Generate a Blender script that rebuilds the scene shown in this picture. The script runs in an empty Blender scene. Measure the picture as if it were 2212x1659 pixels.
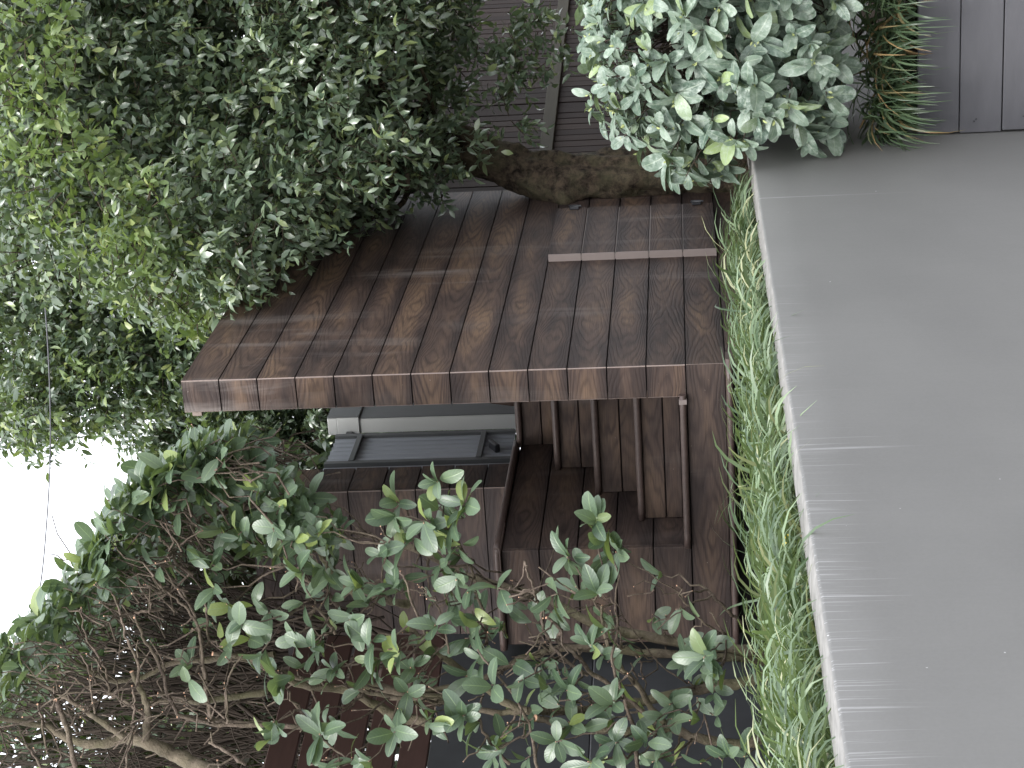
import bpy, bmesh, math, random
import numpy as np
from mathutils import Vector, Matrix, noise as mnoise

random.seed(7)
rng = np.random.default_rng(11)
scene = bpy.context.scene
COL = scene.collection
R = math.radians

# ------------------------------------------------------------------ camera
# The site frame: x runs along the front of the steps (to the right), y runs back
# along the tall wall, origin at the near corner of the tall wall, z = 0 the pavement.
CAM = Vector((3.156, -8.538, 1.75))
YAW, PITCH, ROLL = R(20.68), R(5.206), R(1.86)
F = 4315.3 / 2212.0                     # focal length over the long side of the picture
fwd = Vector((-math.sin(YAW) * math.cos(PITCH), math.cos(YAW) * math.cos(PITCH), math.sin(PITCH)))
r0 = Vector((math.cos(YAW), math.sin(YAW), 0.0))
up0 = r0.cross(fwd)
RT = r0 * math.cos(ROLL) - up0 * math.sin(ROLL)     # right of the upright view
UP = r0 * math.sin(ROLL) + up0 * math.cos(ROLL)     # up of the upright view
cam_data = bpy.data.cameras.new('camera')
cam = bpy.data.objects.new('camera', cam_data)
COL.objects.link(cam)
m = Matrix.Identity(4)                  # the phone was held on its side: up in the place is left in the picture
for i in range(3):
    m[i][0] = -UP[i]; m[i][1] = RT[i]; m[i][2] = -fwd[i]; m[i][3] = CAM[i]
cam.matrix_world = m
cam_data.sensor_fit = 'HORIZONTAL'
cam_data.sensor_width = 36.0
cam_data.lens = 36.0 * F
cam_data.clip_end = 2000.0
scene.camera = cam

# ------------------------------------------------------------------ sky, sun, exposure
SUN_EL, SUN_AZ = R(46), R(184)
world = bpy.data.worlds.new('World')
scene.world = world
world.use_nodes = True
wn = world.node_tree
wn.nodes.clear()
sky = wn.nodes.new('ShaderNodeTexSky')
sky.sky_type = 'NISHITA'
sky.sun_disc = False
sky.sun_elevation = SUN_EL
sky.sun_rotation = SUN_AZ
sky.air_density = 1.0
sky.dust_density = 6.0
sky.ozone_density = 1.0
hsv = wn.nodes.new('ShaderNodeHueSaturation')       # cloud cover: greyed sky
hsv.inputs['Saturation'].default_value = 0.22
mixw = wn.nodes.new('ShaderNodeMix'); mixw.data_type = 'RGBA'
mixw.inputs['Factor'].default_value = 0.65
mixw.inputs['B'].default_value = (11.0, 11.4, 12.2, 1)   # even cloud layer
bg = wn.nodes.new('ShaderNodeBackground')
bg.inputs['Strength'].default_value = 0.115
wo = wn.nodes.new('ShaderNodeOutputWorld')
wn.links.new(sky.outputs[0], hsv.inputs['Color'])
wn.links.new(hsv.outputs[0], mixw.inputs['A'])
wn.links.new(mixw.outputs['Result'], bg.inputs['Color'])
wn.links.new(bg.outputs[0], wo.inputs['Surface'])

sun_data = bpy.data.lights.new('sun', 'SUN')
sun_data.energy = 1.35
sun_data.angle = R(25)
sun_data.color = (1.0, 0.97, 0.93)
sun = bpy.data.objects.new('sun', sun_data)
COL.objects.link(sun)
# sun_rotation is measured clockwise from +y seen from above
sdir = Vector((math.sin(SUN_AZ) * math.cos(SUN_EL), math.cos(SUN_AZ) * math.cos(SUN_EL), math.sin(SUN_EL)))
sun.rotation_euler = sdir.to_track_quat('Z', 'Y').to_euler()
sun.location = (0, -5, 12)

vs = scene.view_settings
vs.view_transform = 'Standard'
vs.look = 'None'
vs.gamma = 1.0
vs.use_curve_mapping = False
vs.exposure = 1.38
scene.cycles.max_bounces = 5
scene.cycles.diffuse_bounces = 3
scene.cycles.transmission_bounces = 3
scene.cycles.glossy_bounces = 2

# ------------------------------------------------------------------ helpers
def at(u, v, dist):
    """A point of the place: u, v measured on the upright view (1659 x 2212), dist metres ahead of the lens."""
    q = fwd * 4315.3 + RT * (u - 829.5) - UP * (v - 1106.0)
    h = Vector((-math.sin(YAW), math.cos(YAW), 0))
    return CAM + q * (dist / q.dot(h))

def tag(o, label=None, cat=None, group=None, kind=None):
    if label: o['label'] = label
    if cat: o['category'] = cat
    if group: o['group'] = group
    if kind: o['kind'] = kind
    return o

def link(o, parent=None):
    COL.objects.link(o)
    if parent is not None:
        o.parent = parent
        o.matrix_parent_inverse = Matrix.Translation(-parent.location)
    return o

def empty(name, loc, label, cat, group=None, kind=None):
    o = bpy.data.objects.new(name, None)
    o.location = loc
    o.empty_display_size = 0.1
    COL.objects.link(o)
    return tag(o, label, cat, group, 'thing' if 'wall' in name else None)

def obj(name, me, mat=None, parent=None, loc=(0, 0, 0), rot=(0, 0, 0)):
    if mat is not None and len(me.materials) == 0:
        for mm in (mat if isinstance(mat, (list, tuple)) else [mat]):
            me.materials.append(mm)
    o = bpy.data.objects.new(name, me)
    o.location = loc
    o.rotation_euler = rot
    return link(o, parent)

def mesh_np(name, V, Fq, uv=None, rnd=None, midx=None, smooth=True):
    """V (n,3), Fq (m,4) quads or (m,3) triangles."""
    V = np.asarray(V, np.float32); Fq = np.asarray(Fq, np.int32)
    me = bpy.data.meshes.new(name)
    n, k = Fq.shape
    me.vertices.add(len(V)); me.vertices.foreach_set('co', V.ravel())
    me.loops.add(n * k); me.loops.foreach_set('vertex_index', Fq.ravel())
    me.polygons.add(n)
    me.polygons.foreach_set('loop_start', np.arange(0, n * k, k, dtype=np.int32))
    me.polygons.foreach_set('loop_total', np.full(n, k, np.int32))
    if midx is not None:
        me.polygons.foreach_set('material_index', np.asarray(midx, np.int32))
    if smooth:
        me.polygons.foreach_set('use_smooth', np.ones(n, bool))
    if uv is not None:
        l = me.uv_layers.new(name='uv')
        l.data.foreach_set('uv', np.asarray(uv, np.float32)[Fq.ravel()].ravel())
    if rnd is not None:
        a = me.attributes.new('rnd', 'FLOAT', 'POINT')
        a.data.foreach_set('value', np.asarray(rnd, np.float32))
    me.update(); me.validate()
    return me

def box_mesh(name, sx, sy, sz, bevel=0.003, corner=(0, 0, 0), segs=1, worn=None, smooth=False, mitre=()):
    """A box from corner to corner+size, edges rounded; worn = list of 'x0','x1' ends whose upright edges get material 1."""
    bm = bmesh.new()
    bmesh.ops.create_cube(bm, size=1.0)
    for v in bm.verts:
        v.co = Vector(((v.co.x + .5) * sx + corner[0], (v.co.y + .5) * sy + corner[1], (v.co.z + .5) * sz + corner[2]))
    for v in bm.verts:
        if v.co.y > corner[1] + sy * .5:
            if 'x0' in mitre and v.co.x < corner[0] + sx * .5: v.co.x += sy
            if 'x1' in mitre and v.co.x > corner[0] + sx * .5: v.co.x -= sy
    if worn:
        es = []
        for e in bm.edges:
            d = e.verts[0].co - e.verts[1].co
            if abs(d.z) > sz * .9:
                for w in worn:
                    xx = corner[0] + (sx if w[1] == '1' else 0)
                    yy = corner[1] + (sy if w[3] == '1' else 0)
                    if abs(e.verts[0].co.x - xx) < 1e-5 and abs(e.verts[0].co.y - yy) < 1e-5:
                        es.append(e)
        if es:
            bmesh.ops.bevel(bm, geom=es, offset=0.0045, segments=1, affect='EDGES', material=1)
    elif bevel > 0:
        bmesh.ops.bevel(bm, geom=list(bm.edges), offset=bevel, segments=segs, affect='EDGES')
    me = bpy.data.meshes.new(name)
    bm.to_mesh(me); bm.free()
    if smooth:
        me.polygons.foreach_set('use_smooth', np.ones(len(me.polygons), bool))
    return me

def tube(pts, radii, sides=7, cap=True):
    """Quads of a tapered tube; returns verts, quads."""
    pts = [Vector(p) for p in pts]
    V, Q = [], []
    n = len(pts)
    ref = Vector((0.31, 0.74, 0.6)).normalized()
    for i, p in enumerate(pts):
        t = (pts[min(i + 1, n - 1)] - pts[max(i - 1, 0)])
        if t.length < 1e-8: t = Vector((0, 0, 1))
        t.normalize()
        a = t.cross(ref)
        if a.length < 1e-3: a = t.cross(Vector((1, 0, 0)))
        a.normalize(); b = t.cross(a)
        for k in range(sides):
            an = 2 * math.pi * k / sides
            V.append(p + (a * math.cos(an) + b * math.sin(an)) * radii[i])
    for i in range(n - 1):
        for k in range(sides):
            k2 = (k + 1) % sides
            Q.append((i * sides + k, i * sides + k2, (i + 1) * sides + k2, (i + 1) * sides + k))
    mi = [0] * len(Q)
    if cap:
        c = len(V); V.append(pts[-1])
        o = (n - 1) * sides
        for k in range(sides):
            Q.append((o + k, o + (k + 1) % sides, c, c)); mi.append(1)
    return V, Q, mi

class Tubes:
    def __init__(s): s.V = []; s.Q = []; s.M = []
    def add(s, pts, radii, sides=7, cap=True, capmat=True):
        V, Q, mi = tube(pts, radii, sides, cap)
        o = len(s.V)
        s.V += [tuple(v) for v in V]
        s.Q += [tuple(i + o for i in q) for q in Q]
        s.M += mi if capmat else [0] * len(mi)
    def mesh(s, name):
        me = bpy.data.meshes.new(name)
        faces = [q[:3] if q[2] == q[3] else q for q in s.Q]
        me.from_pydata(s.V, [], faces)
        me.polygons.foreach_set('material_index', np.array(s.M, np.int32))
        me.polygons.foreach_set('use_smooth', np.ones(len(faces), bool))
        me.update()
        return me

def catmull(pts, per=4):
    P = [Vector(p) for p in pts]
    if len(P) < 3: return P
    P = [P[0] * 2 - P[1]] + P + [P[-1] * 2 - P[-2]]
    out = []
    for i in range(1, len(P) - 2):
        for k in range(per):
            t = k / per
            p0, p1, p2, p3 = P[i - 1], P[i], P[i + 1], P[i + 2]
            out.append(0.5 * ((2 * p1) + (p2 - p0) * t + (2 * p0 - 5 * p1 + 4 * p2 - p3) * t * t + (3 * p1 - p0 - 3 * p2 + p3) * t ** 3))
    out.append(P[-2])
    return out

# ------------------------------------------------------------------ materials
def new_mat(name):
    mt = bpy.data.materials.new(name)
    mt.use_nodes = True
    nt = mt.node_tree
    return mt, nt, nt.nodes['Principled BSDF']

def N(nt, typ, **kw):
    n = nt.nodes.new('ShaderNode' + typ)
    for k, v in kw.items():
        if k.startswith('i_'):
            n.inputs[k[2:].replace('_', ' ')].default_value = v
        else:
            setattr(n, k, v)
    return n

def ramp(nt, fac, stops):
    r = nt.nodes.new('ShaderNodeValToRGB')
    e = r.color_ramp.elements
    while len(e) < len(stops): e.new(0.5)
    for i, (p, c) in enumerate(stops):
        e[i].position = p
        e[i].color = (c[0], c[1], c[2], 1) if isinstance(c, (tuple, list)) else (c, c, c, 1)
    nt.links.new(fac, r.inputs[0])
    return r.outputs[0]

def mix(nt, fac, a, b, mode='MIX'):
    n = nt.nodes.new('ShaderNodeMix'); n.data_type = 'RGBA'; n.blend_type = mode
    for s, val in (('Factor', fac), ('A', a), ('B', b)):
        if isinstance(val, (int, float)): n.inputs[s].default_value = val
        elif isinstance(val, (tuple, list)): n.inputs[s].default_value = (*val[:3], 1)
        else: nt.links.new(val, n.inputs[s])
    return n.outputs['Result']

def math_n(nt, op, a, b=None, c=None):
    n = nt.nodes.new('ShaderNodeMath'); n.operation = op
    for i, val in enumerate((a, b, c)):
        if val is None: continue
        if isinstance(val, (int, float)): n.inputs[i].default_value = val
        else: nt.links.new(val, n.inputs[i])
    return n.outputs[0]

def noise(nt, vec, scale, detail=4, rough=.55, dist=0.0):
    n = N(nt, 'TexNoise', i_Scale=scale, i_Detail=detail, i_Roughness=rough, i_Distortion=dist)
    nt.links.new(vec, n.inputs['Vector'])
    return n.outputs[0]

def vmul(nt, vec, s):
    n = nt.nodes.new('ShaderNodeVectorMath'); n.operation = 'MULTIPLY'
    nt.links.new(vec, n.inputs[0]); n.inputs[1].default_value = s
    return n.outputs[0]

def bump(nt, h, strength, dist, bsdf):
    b = N(nt, 'Bump', i_Strength=strength, i_Distance=dist)
    nt.links.new(h, b.inputs['Height'])
    nt.links.new(b.outputs[0], bsdf.inputs['Normal'])

def wood_mat(name, dark, mid, lite, half=0.09, stain=0.75, rough=.6):
    """Moulded timber board: grain along local x, height local z centred on 0."""
    mt, nt, bs = new_mat(name)
    tc = N(nt, 'TexCoord'); oi = N(nt, 'ObjectInfo')
    sep = N(nt, 'SeparateXYZ'); nt.links.new(tc.outputs['Object'], sep.inputs[0])
    rnd = oi.outputs['Random']
    off = N(nt, 'CombineXYZ')
    nt.links.new(math_n(nt, 'MULTIPLY', rnd, 71.3), off.inputs[0])
    nt.links.new(math_n(nt, 'MULTIPLY', rnd, 23.7), off.inputs[1])
    nt.links.new(math_n(nt, 'MULTIPLY', rnd, 37.1), off.inputs[2])
    add = nt.nodes.new('ShaderNodeVectorMath'); add.operation = 'ADD'
    nt.links.new(tc.outputs['Object'], add.inputs[0]); nt.links.new(off.outputs[0], add.inputs[1])
    P = add.outputs[0]
    # cathedral figure: rings stretched along the board, repeated with ping-pong and bent by noise
    n1 = noise(nt, vmul(nt, P, (.9, 1.3, 5.0)), 1.0, 2)
    n2 = noise(nt, vmul(nt, P, (2.6, 6.0, 20.0)), 1.0, 3)
    px = math_n(nt, 'PINGPONG', math_n(nt, 'ADD', math_n(nt, 'ADD', sep.outputs[0], math_n(nt, 'MULTIPLY', rnd, 5.3)), math_n(nt, 'MULTIPLY', n1, .5)), 0.62)
    ez = math_n(nt, 'ADD', sep.outputs[2], math_n(nt, 'MULTIPLY', math_n(nt, 'SUBTRACT', n1, .5), .12))
    ph = math_n(nt, 'ADD', math_n(nt, 'MULTIPLY', math_n(nt, 'MULTIPLY', ez, ez), 3000.0), math_n(nt, 'MULTIPLY', px, 42.0))
    ph = math_n(nt, 'ADD', ph, math_n(nt, 'ADD', math_n(nt, 'MULTIPLY', n1, 9.0), math_n(nt, 'MULTIPLY', n2, 13.0)))
    g = math_n(nt, 'SINE', ph)
    g = math_n(nt, 'MULTIPLY_ADD', g, .5, .5)
    lines = math_n(nt, 'POWER', g, 2.2)
    fine = noise(nt, vmul(nt, P, (9.0, 60.0, 300.0)), 1.0, 3, .6)
    patch = noise(nt, vmul(nt, P, (1.7, 3.0, 8.0)), 1.0, 4, .6)
    # stain: the middle of a board stays paler than its edges
    az = math_n(nt, 'DIVIDE', math_n(nt, 'ABSOLUTE', sep.outputs[2]), half)
    edge = math_n(nt, 'MULTIPLY', math_n(nt, 'POWER', az, 2.2), .55)
    tone = math_n(nt, 'SUBTRACT', math_n(nt, 'MULTIPLY_ADD', patch, 2.4, -.68), edge)
    tone = math_n(nt, 'ADD', tone, math_n(nt, 'MULTIPLY_ADD', rnd, .3, -.12))
    base = ramp(nt, tone, [(0.0, dark), (.45, mid), (1.0, lite)])
    vis = ramp(nt, noise(nt, vmul(nt, P, (3.1, 3.1, 7.0)), 1.0, 3), [(.35, .12), (.65, .68)])
    col = mix(nt, math_n(nt, 'MULTIPLY', lines, vis), base, (dark[0] * .62, dark[1] * .6, dark[2] * .62))
    col = mix(nt, math_n(nt, 'MULTIPLY_ADD', fine, 1.5, -.55), col, (dark[0] * .55, dark[1] * .52, dark[2] * .52))
    # chalky marks drawn across the boards by rain
    geo = N(nt, 'NewGeometry')
    st = noise(nt, vmul(nt, geo.outputs['Position'], (5.0, 5.0, .55)), 1.0, 5, .62, .4)
    sm = noise(nt, vmul(nt, geo.outputs['Position'], (1.1, 1.1, .9)), 1.0, 2)
    sf = ramp(nt, st, [(.52, 0.0), (.68, 1.0)])
    sf2 = ramp(nt, sm, [(.45, 0.0), (.62, 1.0)])
    f = math_n(nt, 'MULTIPLY', math_n(nt, 'MULTIPLY', sf, sf2), stain)
    col = mix(nt, f, col, (.20, .175, .165))
    speck = noise(nt, vmul(nt, P, (60, 60, 60)), 1.0, 2)
    col = mix(nt, math_n(nt, 'MULTIPLY', ramp(nt, speck, [(.74, 0.0), (.79, 1.0)]), .35), col, (.35, .3, .27))
    nt.links.new(col, bs.inputs['Base Color'])
    bs.inputs['Roughness'].default_value = rough
    bs.inputs['Specular IOR Level'].default_value = .22
    h = math_n(nt, 'ADD', math_n(nt, 'MULTIPLY', lines, -.6), math_n(nt, 'MULTIPLY', fine, -.6))
    bump(nt, h, .5, .002, bs)
    return mt

def plain_mat(name, col, rough=.6, var=.25, scale=8.0, spec=.35, metal=0.0, bumpy=0.0, stretch=(1, 1, 1)):
    mt, nt, bs = new_mat(name)
    geo = N(nt, 'NewGeometry')
    v = vmul(nt, geo.outputs['Position'], stretch)
    n1 = noise(nt, v, scale, 5, .6)
    c = mix(nt, n1, tuple(x * (1 - var) for x in col), tuple(min(1, x * (1 + var)) for x in col))
    nt.links.new(c, bs.inputs['Base Color'])
    bs.inputs['Roughness'].default_value = rough
    bs.inputs['Specular IOR Level'].default_value = spec
    bs.inputs['Metallic'].default_value = metal
    if bumpy > 0:
        bump(nt, noise(nt, v, scale * 6, 4), bumpy, .004, bs)
    return mt

def concrete_mat():
    mt, nt, bs = new_mat('painted_concrete')
    geo = N(nt, 'NewGeometry')
    pos = geo.outputs['Position']
    sep = N(nt, 'SeparateXYZ'); nt.links.new(pos, sep.inputs[0])
    big = noise(nt, vmul(nt, pos, (1.2, 1.2, 1.6)), 1.0, 4)
    fine = noise(nt, pos, 90.0, 3)
    drag = noise(nt, vmul(nt, pos, (40, 40, 3.0)), 1.0, 4)
    c = mix(nt, big, (.138, .136, .132), (.208, .205, .198))
    c = mix(nt, math_n(nt, 'MULTIPLY', drag, .30), c, (.14, .14, .14))
    c = mix(nt, math_n(nt, 'MULTIPLY', fine, .30), c, (.24, .24, .24))
    # lime runs: thin lines that start at the top edge and fall, thicker towards the near end
    run = noise(nt, vmul(nt, pos, (120, 120, .45)), 1.0, 2, .5)
    top = math_n(nt, 'SUBTRACT', 1.45, sep.outputs[2])
    lenn = noise(nt, vmul(nt, pos, (45, 45, .01)), 1.0, 3, .8)
    reach = ramp(nt, math_n(nt, 'SUBTRACT', math_n(nt, 'MULTIPLY', lenn, 1.1), math_n(nt, 'MULTIPLY', top, 1.3)), [(.36, 0.0), (.56, 1.0)])
    near = ramp(nt, math_n(nt, 'MULTIPLY_ADD', sep.outputs[1], -.28, -.25), [(0.0, .06), (1.0, 1.0)])
    ln = ramp(nt, run, [(.56, 0.0), (.70, 1.0)])
    brk = ramp(nt, noise(nt, vmul(nt, pos, (60, 60, 9)), 1.0, 4), [(.30, .35), (.6, 1.0)])
    f = math_n(nt, 'MULTIPLY', math_n(nt, 'MULTIPLY', ln, reach), math_n(nt, 'MULTIPLY', near, brk))
    c = mix(nt, math_n(nt, 'MULTIPLY', f, .62), c, (.62, .62, .63))
    # a few long single runs
    lr = ramp(nt, noise(nt, vmul(nt, pos, (11, 11, .12)), 1.0, 1), [(.735, 0.0), (.75, 1.0)])
    c = mix(nt, math_n(nt, 'MULTIPLY', lr, math_n(nt, 'MULTIPLY', brk, .4)), c, (.55, .55, .56))
    # chipped specks
    sp = ramp(nt, noise(nt, pos, 38.0, 1), [(.83, 0.0), (.85, 1.0)])
    c = mix(nt, math_n(nt, 'MULTIPLY', sp, .6), c, (.7, .7, .7))
    nt.links.new(c, bs.inputs['Base Color'])
    bs.inputs['Roughness'].default_value = .55
    bs.inputs['Specular IOR Level'].default_value = .3
    bump(nt, math_n(nt, 'ADD', fine, drag), .12, .002, bs)
    return mt

def leaf_mat(name, base, var, young=None, rough=.33, vein=(.2, .28, .14), veins=True, dust=0.0, transl=.22, spec=.5, yp=.94):
    mt, nt, bs = new_mat(name)
    at_ = N(nt, 'Attribute'); at_.attribute_name = 'rnd'
    oi = N(nt, 'ObjectInfo')
    fr = math_n(nt, 'FRACT', math_n(nt, 'ADD', at_.outputs['Fac'], oi.outputs['Random']))
    stops = [(0.0, base), (.8, var)]
    stops[1] = (yp - .06, var)
    if young: stops += [(yp, young), (1.0, young)]
    c = ramp(nt, fr, stops)
    uv = N(nt, 'UVMap'); uv.uv_map = 'uv'
    sep = N(nt, 'SeparateXYZ'); nt.links.new(uv.outputs[0], sep.inputs[0])
    if veins:
        a = math_n(nt, 'ABSOLUTE', sep.outputs[1])
        mid = ramp(nt, a, [(0.0, 1.0), (.10, 0.0)])
        sv = math_n(nt, 'SINE', math_n(nt, 'MULTIPLY', math_n(nt, 'SUBTRACT', sep.outputs[0], math_n(nt, 'MULTIPLY', a, .22)), 52.0))
        svr = ramp(nt, sv, [(.86, 0.0), (1.0, .35)])
        c = mix(nt, math_n(nt, 'MULTIPLY', mid, .75), c, vein)
        c = mix(nt, math_n(nt, 'MULTIPLY', svr, .55), c, vein)
        bump(nt, math_n(nt, 'SUBTRACT', math_n(nt, 'MULTIPLY', sv, -.12), mid), .25, .004, bs)
    if dust > 0:
        geo = N(nt, 'NewGeometry')
        d = noise(nt, geo.outputs['Position'], 34.0, 5, .7)
        d2 = noise(nt, geo.outputs['Position'], 6.0, 2)
        f = math_n(nt, 'MULTIPLY', ramp(nt, d, [(.45, 0.0), (.68, 1.0)]), math_n(nt, 'MULTIPLY', ramp(nt, d2, [(.3, .35), (.65, 1.0)]), dust))
        c = mix(nt, f, c, (.50, .56, .50))
    nt.links.new(c, bs.inputs['Base Color'])
    bs.inputs['Roughness'].default_value = rough
    bs.inputs['Specular IOR Level'].default_value = spec
    tr = N(nt, 'BsdfTranslucent')
    nt.links.new(mix(nt, .5, c, (.30, .42, .06)), tr.inputs['Color'])
    ms = N(nt, 'MixShader'); ms.inputs[0].default_value = transl
    out = nt.nodes['Material Output']
    nt.links.new(bs.outputs[0], ms.inputs[1]); nt.links.new(tr.outputs[0], ms.inputs[2])
    nt.links.new(ms.outputs[0], out.inputs['Surface'])
    return mt

def bark_mat(name, c1, c2, moss, mossf, scale=14):
    mt, nt, bs = new_mat(name)
    geo = N(nt, 'NewGeometry')
    pos = geo.outputs['Position']
    n1 = noise(nt, pos, scale, 6, .65, .3)
    n2 = noise(nt, pos, scale * .35, 3)
    n3 = noise(nt, pos, scale * 7, 4, .7)
    c = mix(nt, ramp(nt, n1, [(.36, 0.0), (.64, 1.0)]), c1, c2)
    c = mix(nt, math_n(nt, 'MULTIPLY', ramp(nt, n2, [(.42, 0.0), (.66, 1.0)]), mossf), c, moss)
    c = mix(nt, math_n(nt, 'MULTIPLY', n3, .35), c, tuple(x * .45 for x in c1))
    nt.links.new(c, bs.inputs['Base Color'])
    bs.inputs['Roughness'].default_value = .8
    bs.inputs['Specular IOR Level'].default_value = .2
    bump(nt, math_n(nt, 'ADD', n1, math_n(nt, 'MULTIPLY', n3, .5)), .9, .018, bs)
    return mt

WOOD = wood_mat('brown_board', (.041, .030, .028), (.092, .062, .050), (.178, .115, .076))
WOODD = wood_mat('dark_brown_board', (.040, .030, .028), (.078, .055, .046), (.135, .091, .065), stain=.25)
WORN = plain_mat('worn_board_edge', (.24, .19, .17), .7, .35, 60)
NOSE = plain_mat('step_edge_trim', (.075, .053, .047), .42, .45, 45, .45)
CORE = plain_mat('dark_backing', (.012, .010, .010), .9)
DOOREDGE = plain_mat('door_edge', (.20, .165, .153), .55, .10, 30)
CONC = concrete_mat()
SLEEP = plain_mat('grey_painted_board', (.085, .085, .094), .55, .18, 5, .3, bumpy=.15, stretch=(1, 1, 4))
BLACK = plain_mat('black_metal', (.02, .021, .025), .4, .2, 20, .5)
GATE = plain_mat('grey_steel_sheet', (.34, .36, .395), .38, .12, 3, .5)
GFRAME = plain_mat('dark_steel_frame_and_shade', (.10, .104, .105), .42, .15, 6, .5)
POST = plain_mat('light_grey_post', (.45, .455, .44), .5, .06, 4, .35)
SOIL = plain_mat('soil', (.026, .019, .014), .95, .5, 22, .1, bumpy=.8)
PAVE = plain_mat('pavement_concrete', (.28, .275, .265), .8, .15, 3, .2, bumpy=.2)
GREYW = plain_mat('slate_render', (.042, .044, .048), .7, .35, 5, .3, bumpy=.1)
SLAT = plain_mat('red_brown_slat', (.058, .031, .026), .6, .3, 8, .3, stretch=(1, 1, 9))
PALE = plain_mat('fence_paling', (.046, .032, .027), .75, .4, 6, .2, bumpy=.3, stretch=(9, 9, .7))
_nt = PALE.node_tree; _bs = _nt.nodes['Principled BSDF']
_src = _bs.inputs['Base Color'].links[0].from_socket
_oi = N(_nt, 'ObjectInfo')
_nt.links.new(mix(_nt, ramp(_nt, _oi.outputs['Random'], [(0.0, .75), (1.0, 0.0)]), _src, (.016, .011, .010)), _bs.inputs['Base Color'])
RAIL = plain_mat('fence_rail', (.058, .052, .039), .75, .3, 6, .2, stretch=(1, .6, 9))
BEIGE = plain_mat('bleached_timber', (.28, .25, .18), .8, .25, 7, .2, stretch=(1, 1, 6))
BARK = bark_mat('shrub_bark', (.085, .068, .050), (.19, .155, .115), (.10, .105, .045), .55)
CUT = plain_mat('fresh_cut_wood', (.50, .30, .20), .7, .2, 60, .2)
TWIG = bark_mat('twig_bark', (.080, .060, .048), (.235, .185, .148), (.12, .115, .06), .3, 30)
TRUNK = bark_mat('mossy_bark', (.014, .010, .008), (.130, .098, .068), (.115, .110, .062), .5, 24)
DTWIG = plain_mat('dead_twig', (.065, .052, .042), .85, .35, 20, .1)
DSTEM = plain_mat('shade_dark_stem', (.038, .030, .024), .85, .35, 20, .1)  # darker copy of the twig colour, the thicket's shade painted in
LEAF_D = leaf_mat('shrub_leaf', (.050, .083, .052), (.120, .168, .108), (.20, .25, .08), rough=.34, spec=.6, yp=.97)
LEAF_I = leaf_mat('shade_dark_leaf', (.020, .020, .014), (.040, .036, .022), rough=.6, veins=False, transl=.06, spec=.2)  # shade inside the hedge painted in as a brown-black leaf colour
LEAF_F = leaf_mat('dusty_leaf', (.060, .100, .074), (.165, .222, .170), (.25, .33, .14), rough=.42, dust=.62, vein=(.28, .34, .25), transl=.15, yp=.975)
LEAF_A = leaf_mat('tree_leaf', (.050, .082, .052), (.150, .196, .122), (.21, .26, .11), rough=.30, veins=False, transl=.20, spec=1.0)
LEAF_Y = leaf_mat('young_leaf', (.075, .120, .048), (.150, .205, .075), (.24, .28, .10), rough=.32, veins=False, transl=.32)
LEAF_B = leaf_mat('back_leaf', (.048, .078, .050), (.125, .170, .102), (.19, .24, .095), rough=.31, veins=False, transl=.20, spec=1.0)
GRASS = leaf_mat('strap_leaf', (.036, .064, .034), (.190, .255, .155), (.28, .29, .17), rough=.36, veins=False, transl=.25)
GRASSD = leaf_mat('dark_strap_leaf', (.050, .085, .050), (.085, .125, .070), (.30, .20, .10), rough=.4, veins=False, transl=.2)
LITTER = leaf_mat('dry_leaf', (.060, .036, .025), (.13, .085, .06), (.20, .14, .09), rough=.8, veins=False, transl=.05)
YELLOW = plain_mat('yellow_leaf', (.62, .46, .06), .5, .2, 30)
BUD = plain_mat('yellow_green_bud', (.30, .34, .14), .5, .25, 40)
WIRE = plain_mat('cable', (.10, .10, .11), .6, .1)

# ------------------------------------------------------------------ setting: ground
def sheet(name, x0, x1, y0, y1, z, mat, thick=None):
    if thick is None:
        V = [(x0, y0, z), (x1, y0, z), (x1, y1, z), (x0, y1, z)]
        me = mesh_np(name, V, [(0, 1, 2, 3)], smooth=False)
        return tag(obj(name, me, mat), kind='structure')
    me = box_mesh(name, x1 - x0, y1 - y0, thick, 0, (x0, y0, z - thick))
    return tag(obj(name, me, mat), kind='structure')

sheet('pavement', -300, 300, -300, 300, 0.0, PAVE)
# raised garden behind the concrete wall (uneven soil surface) and the terrace behind the steps
def soil_patch(name, x0, x1, y0, y1, z, amp, nx, ny):
    xs = np.linspace(x0, x1, nx); ys = np.linspace(y0, y1, ny)
    X, Y = np.meshgrid(xs, ys)
    Z = z + amp * (np.sin(X * 7.1 + Y * 3.3) * .4 + rng.normal(0, .5, X.shape))
    V = np.stack([X.ravel(), Y.ravel(), Z.ravel()], 1)
    i = np.arange(nx * ny).reshape(ny, nx)
    Q = np.stack([i[:-1, :-1].ravel(), i[:-1, 1:].ravel(), i[1:, 1:].ravel(), i[1:, :-1].ravel()], 1)
    return tag(obj(name, mesh_np(name, V, Q), SOIL), kind='structure')
soil_patch('garden_soil', -3.6, 0.61, -7.5, 0.25, 1.385, .012, 60, 90)
soil_patch('wall_bed_soil', 0.0, 0.61, 0.20, 7.5, 1.385, .012, 14, 60)
soil_patch('lower_bed_soil', 0.805, 4.0, 0.89, 7.5, 0.655, .015, 40, 60)
sheet('terrace', -8.0, -0.2, 1.36, 14.0, 2.665, GREYW, 1.2)
sheet('back_garden', -40, 40, 7.6, 60, 2.2, SOIL, 2.1)

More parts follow.
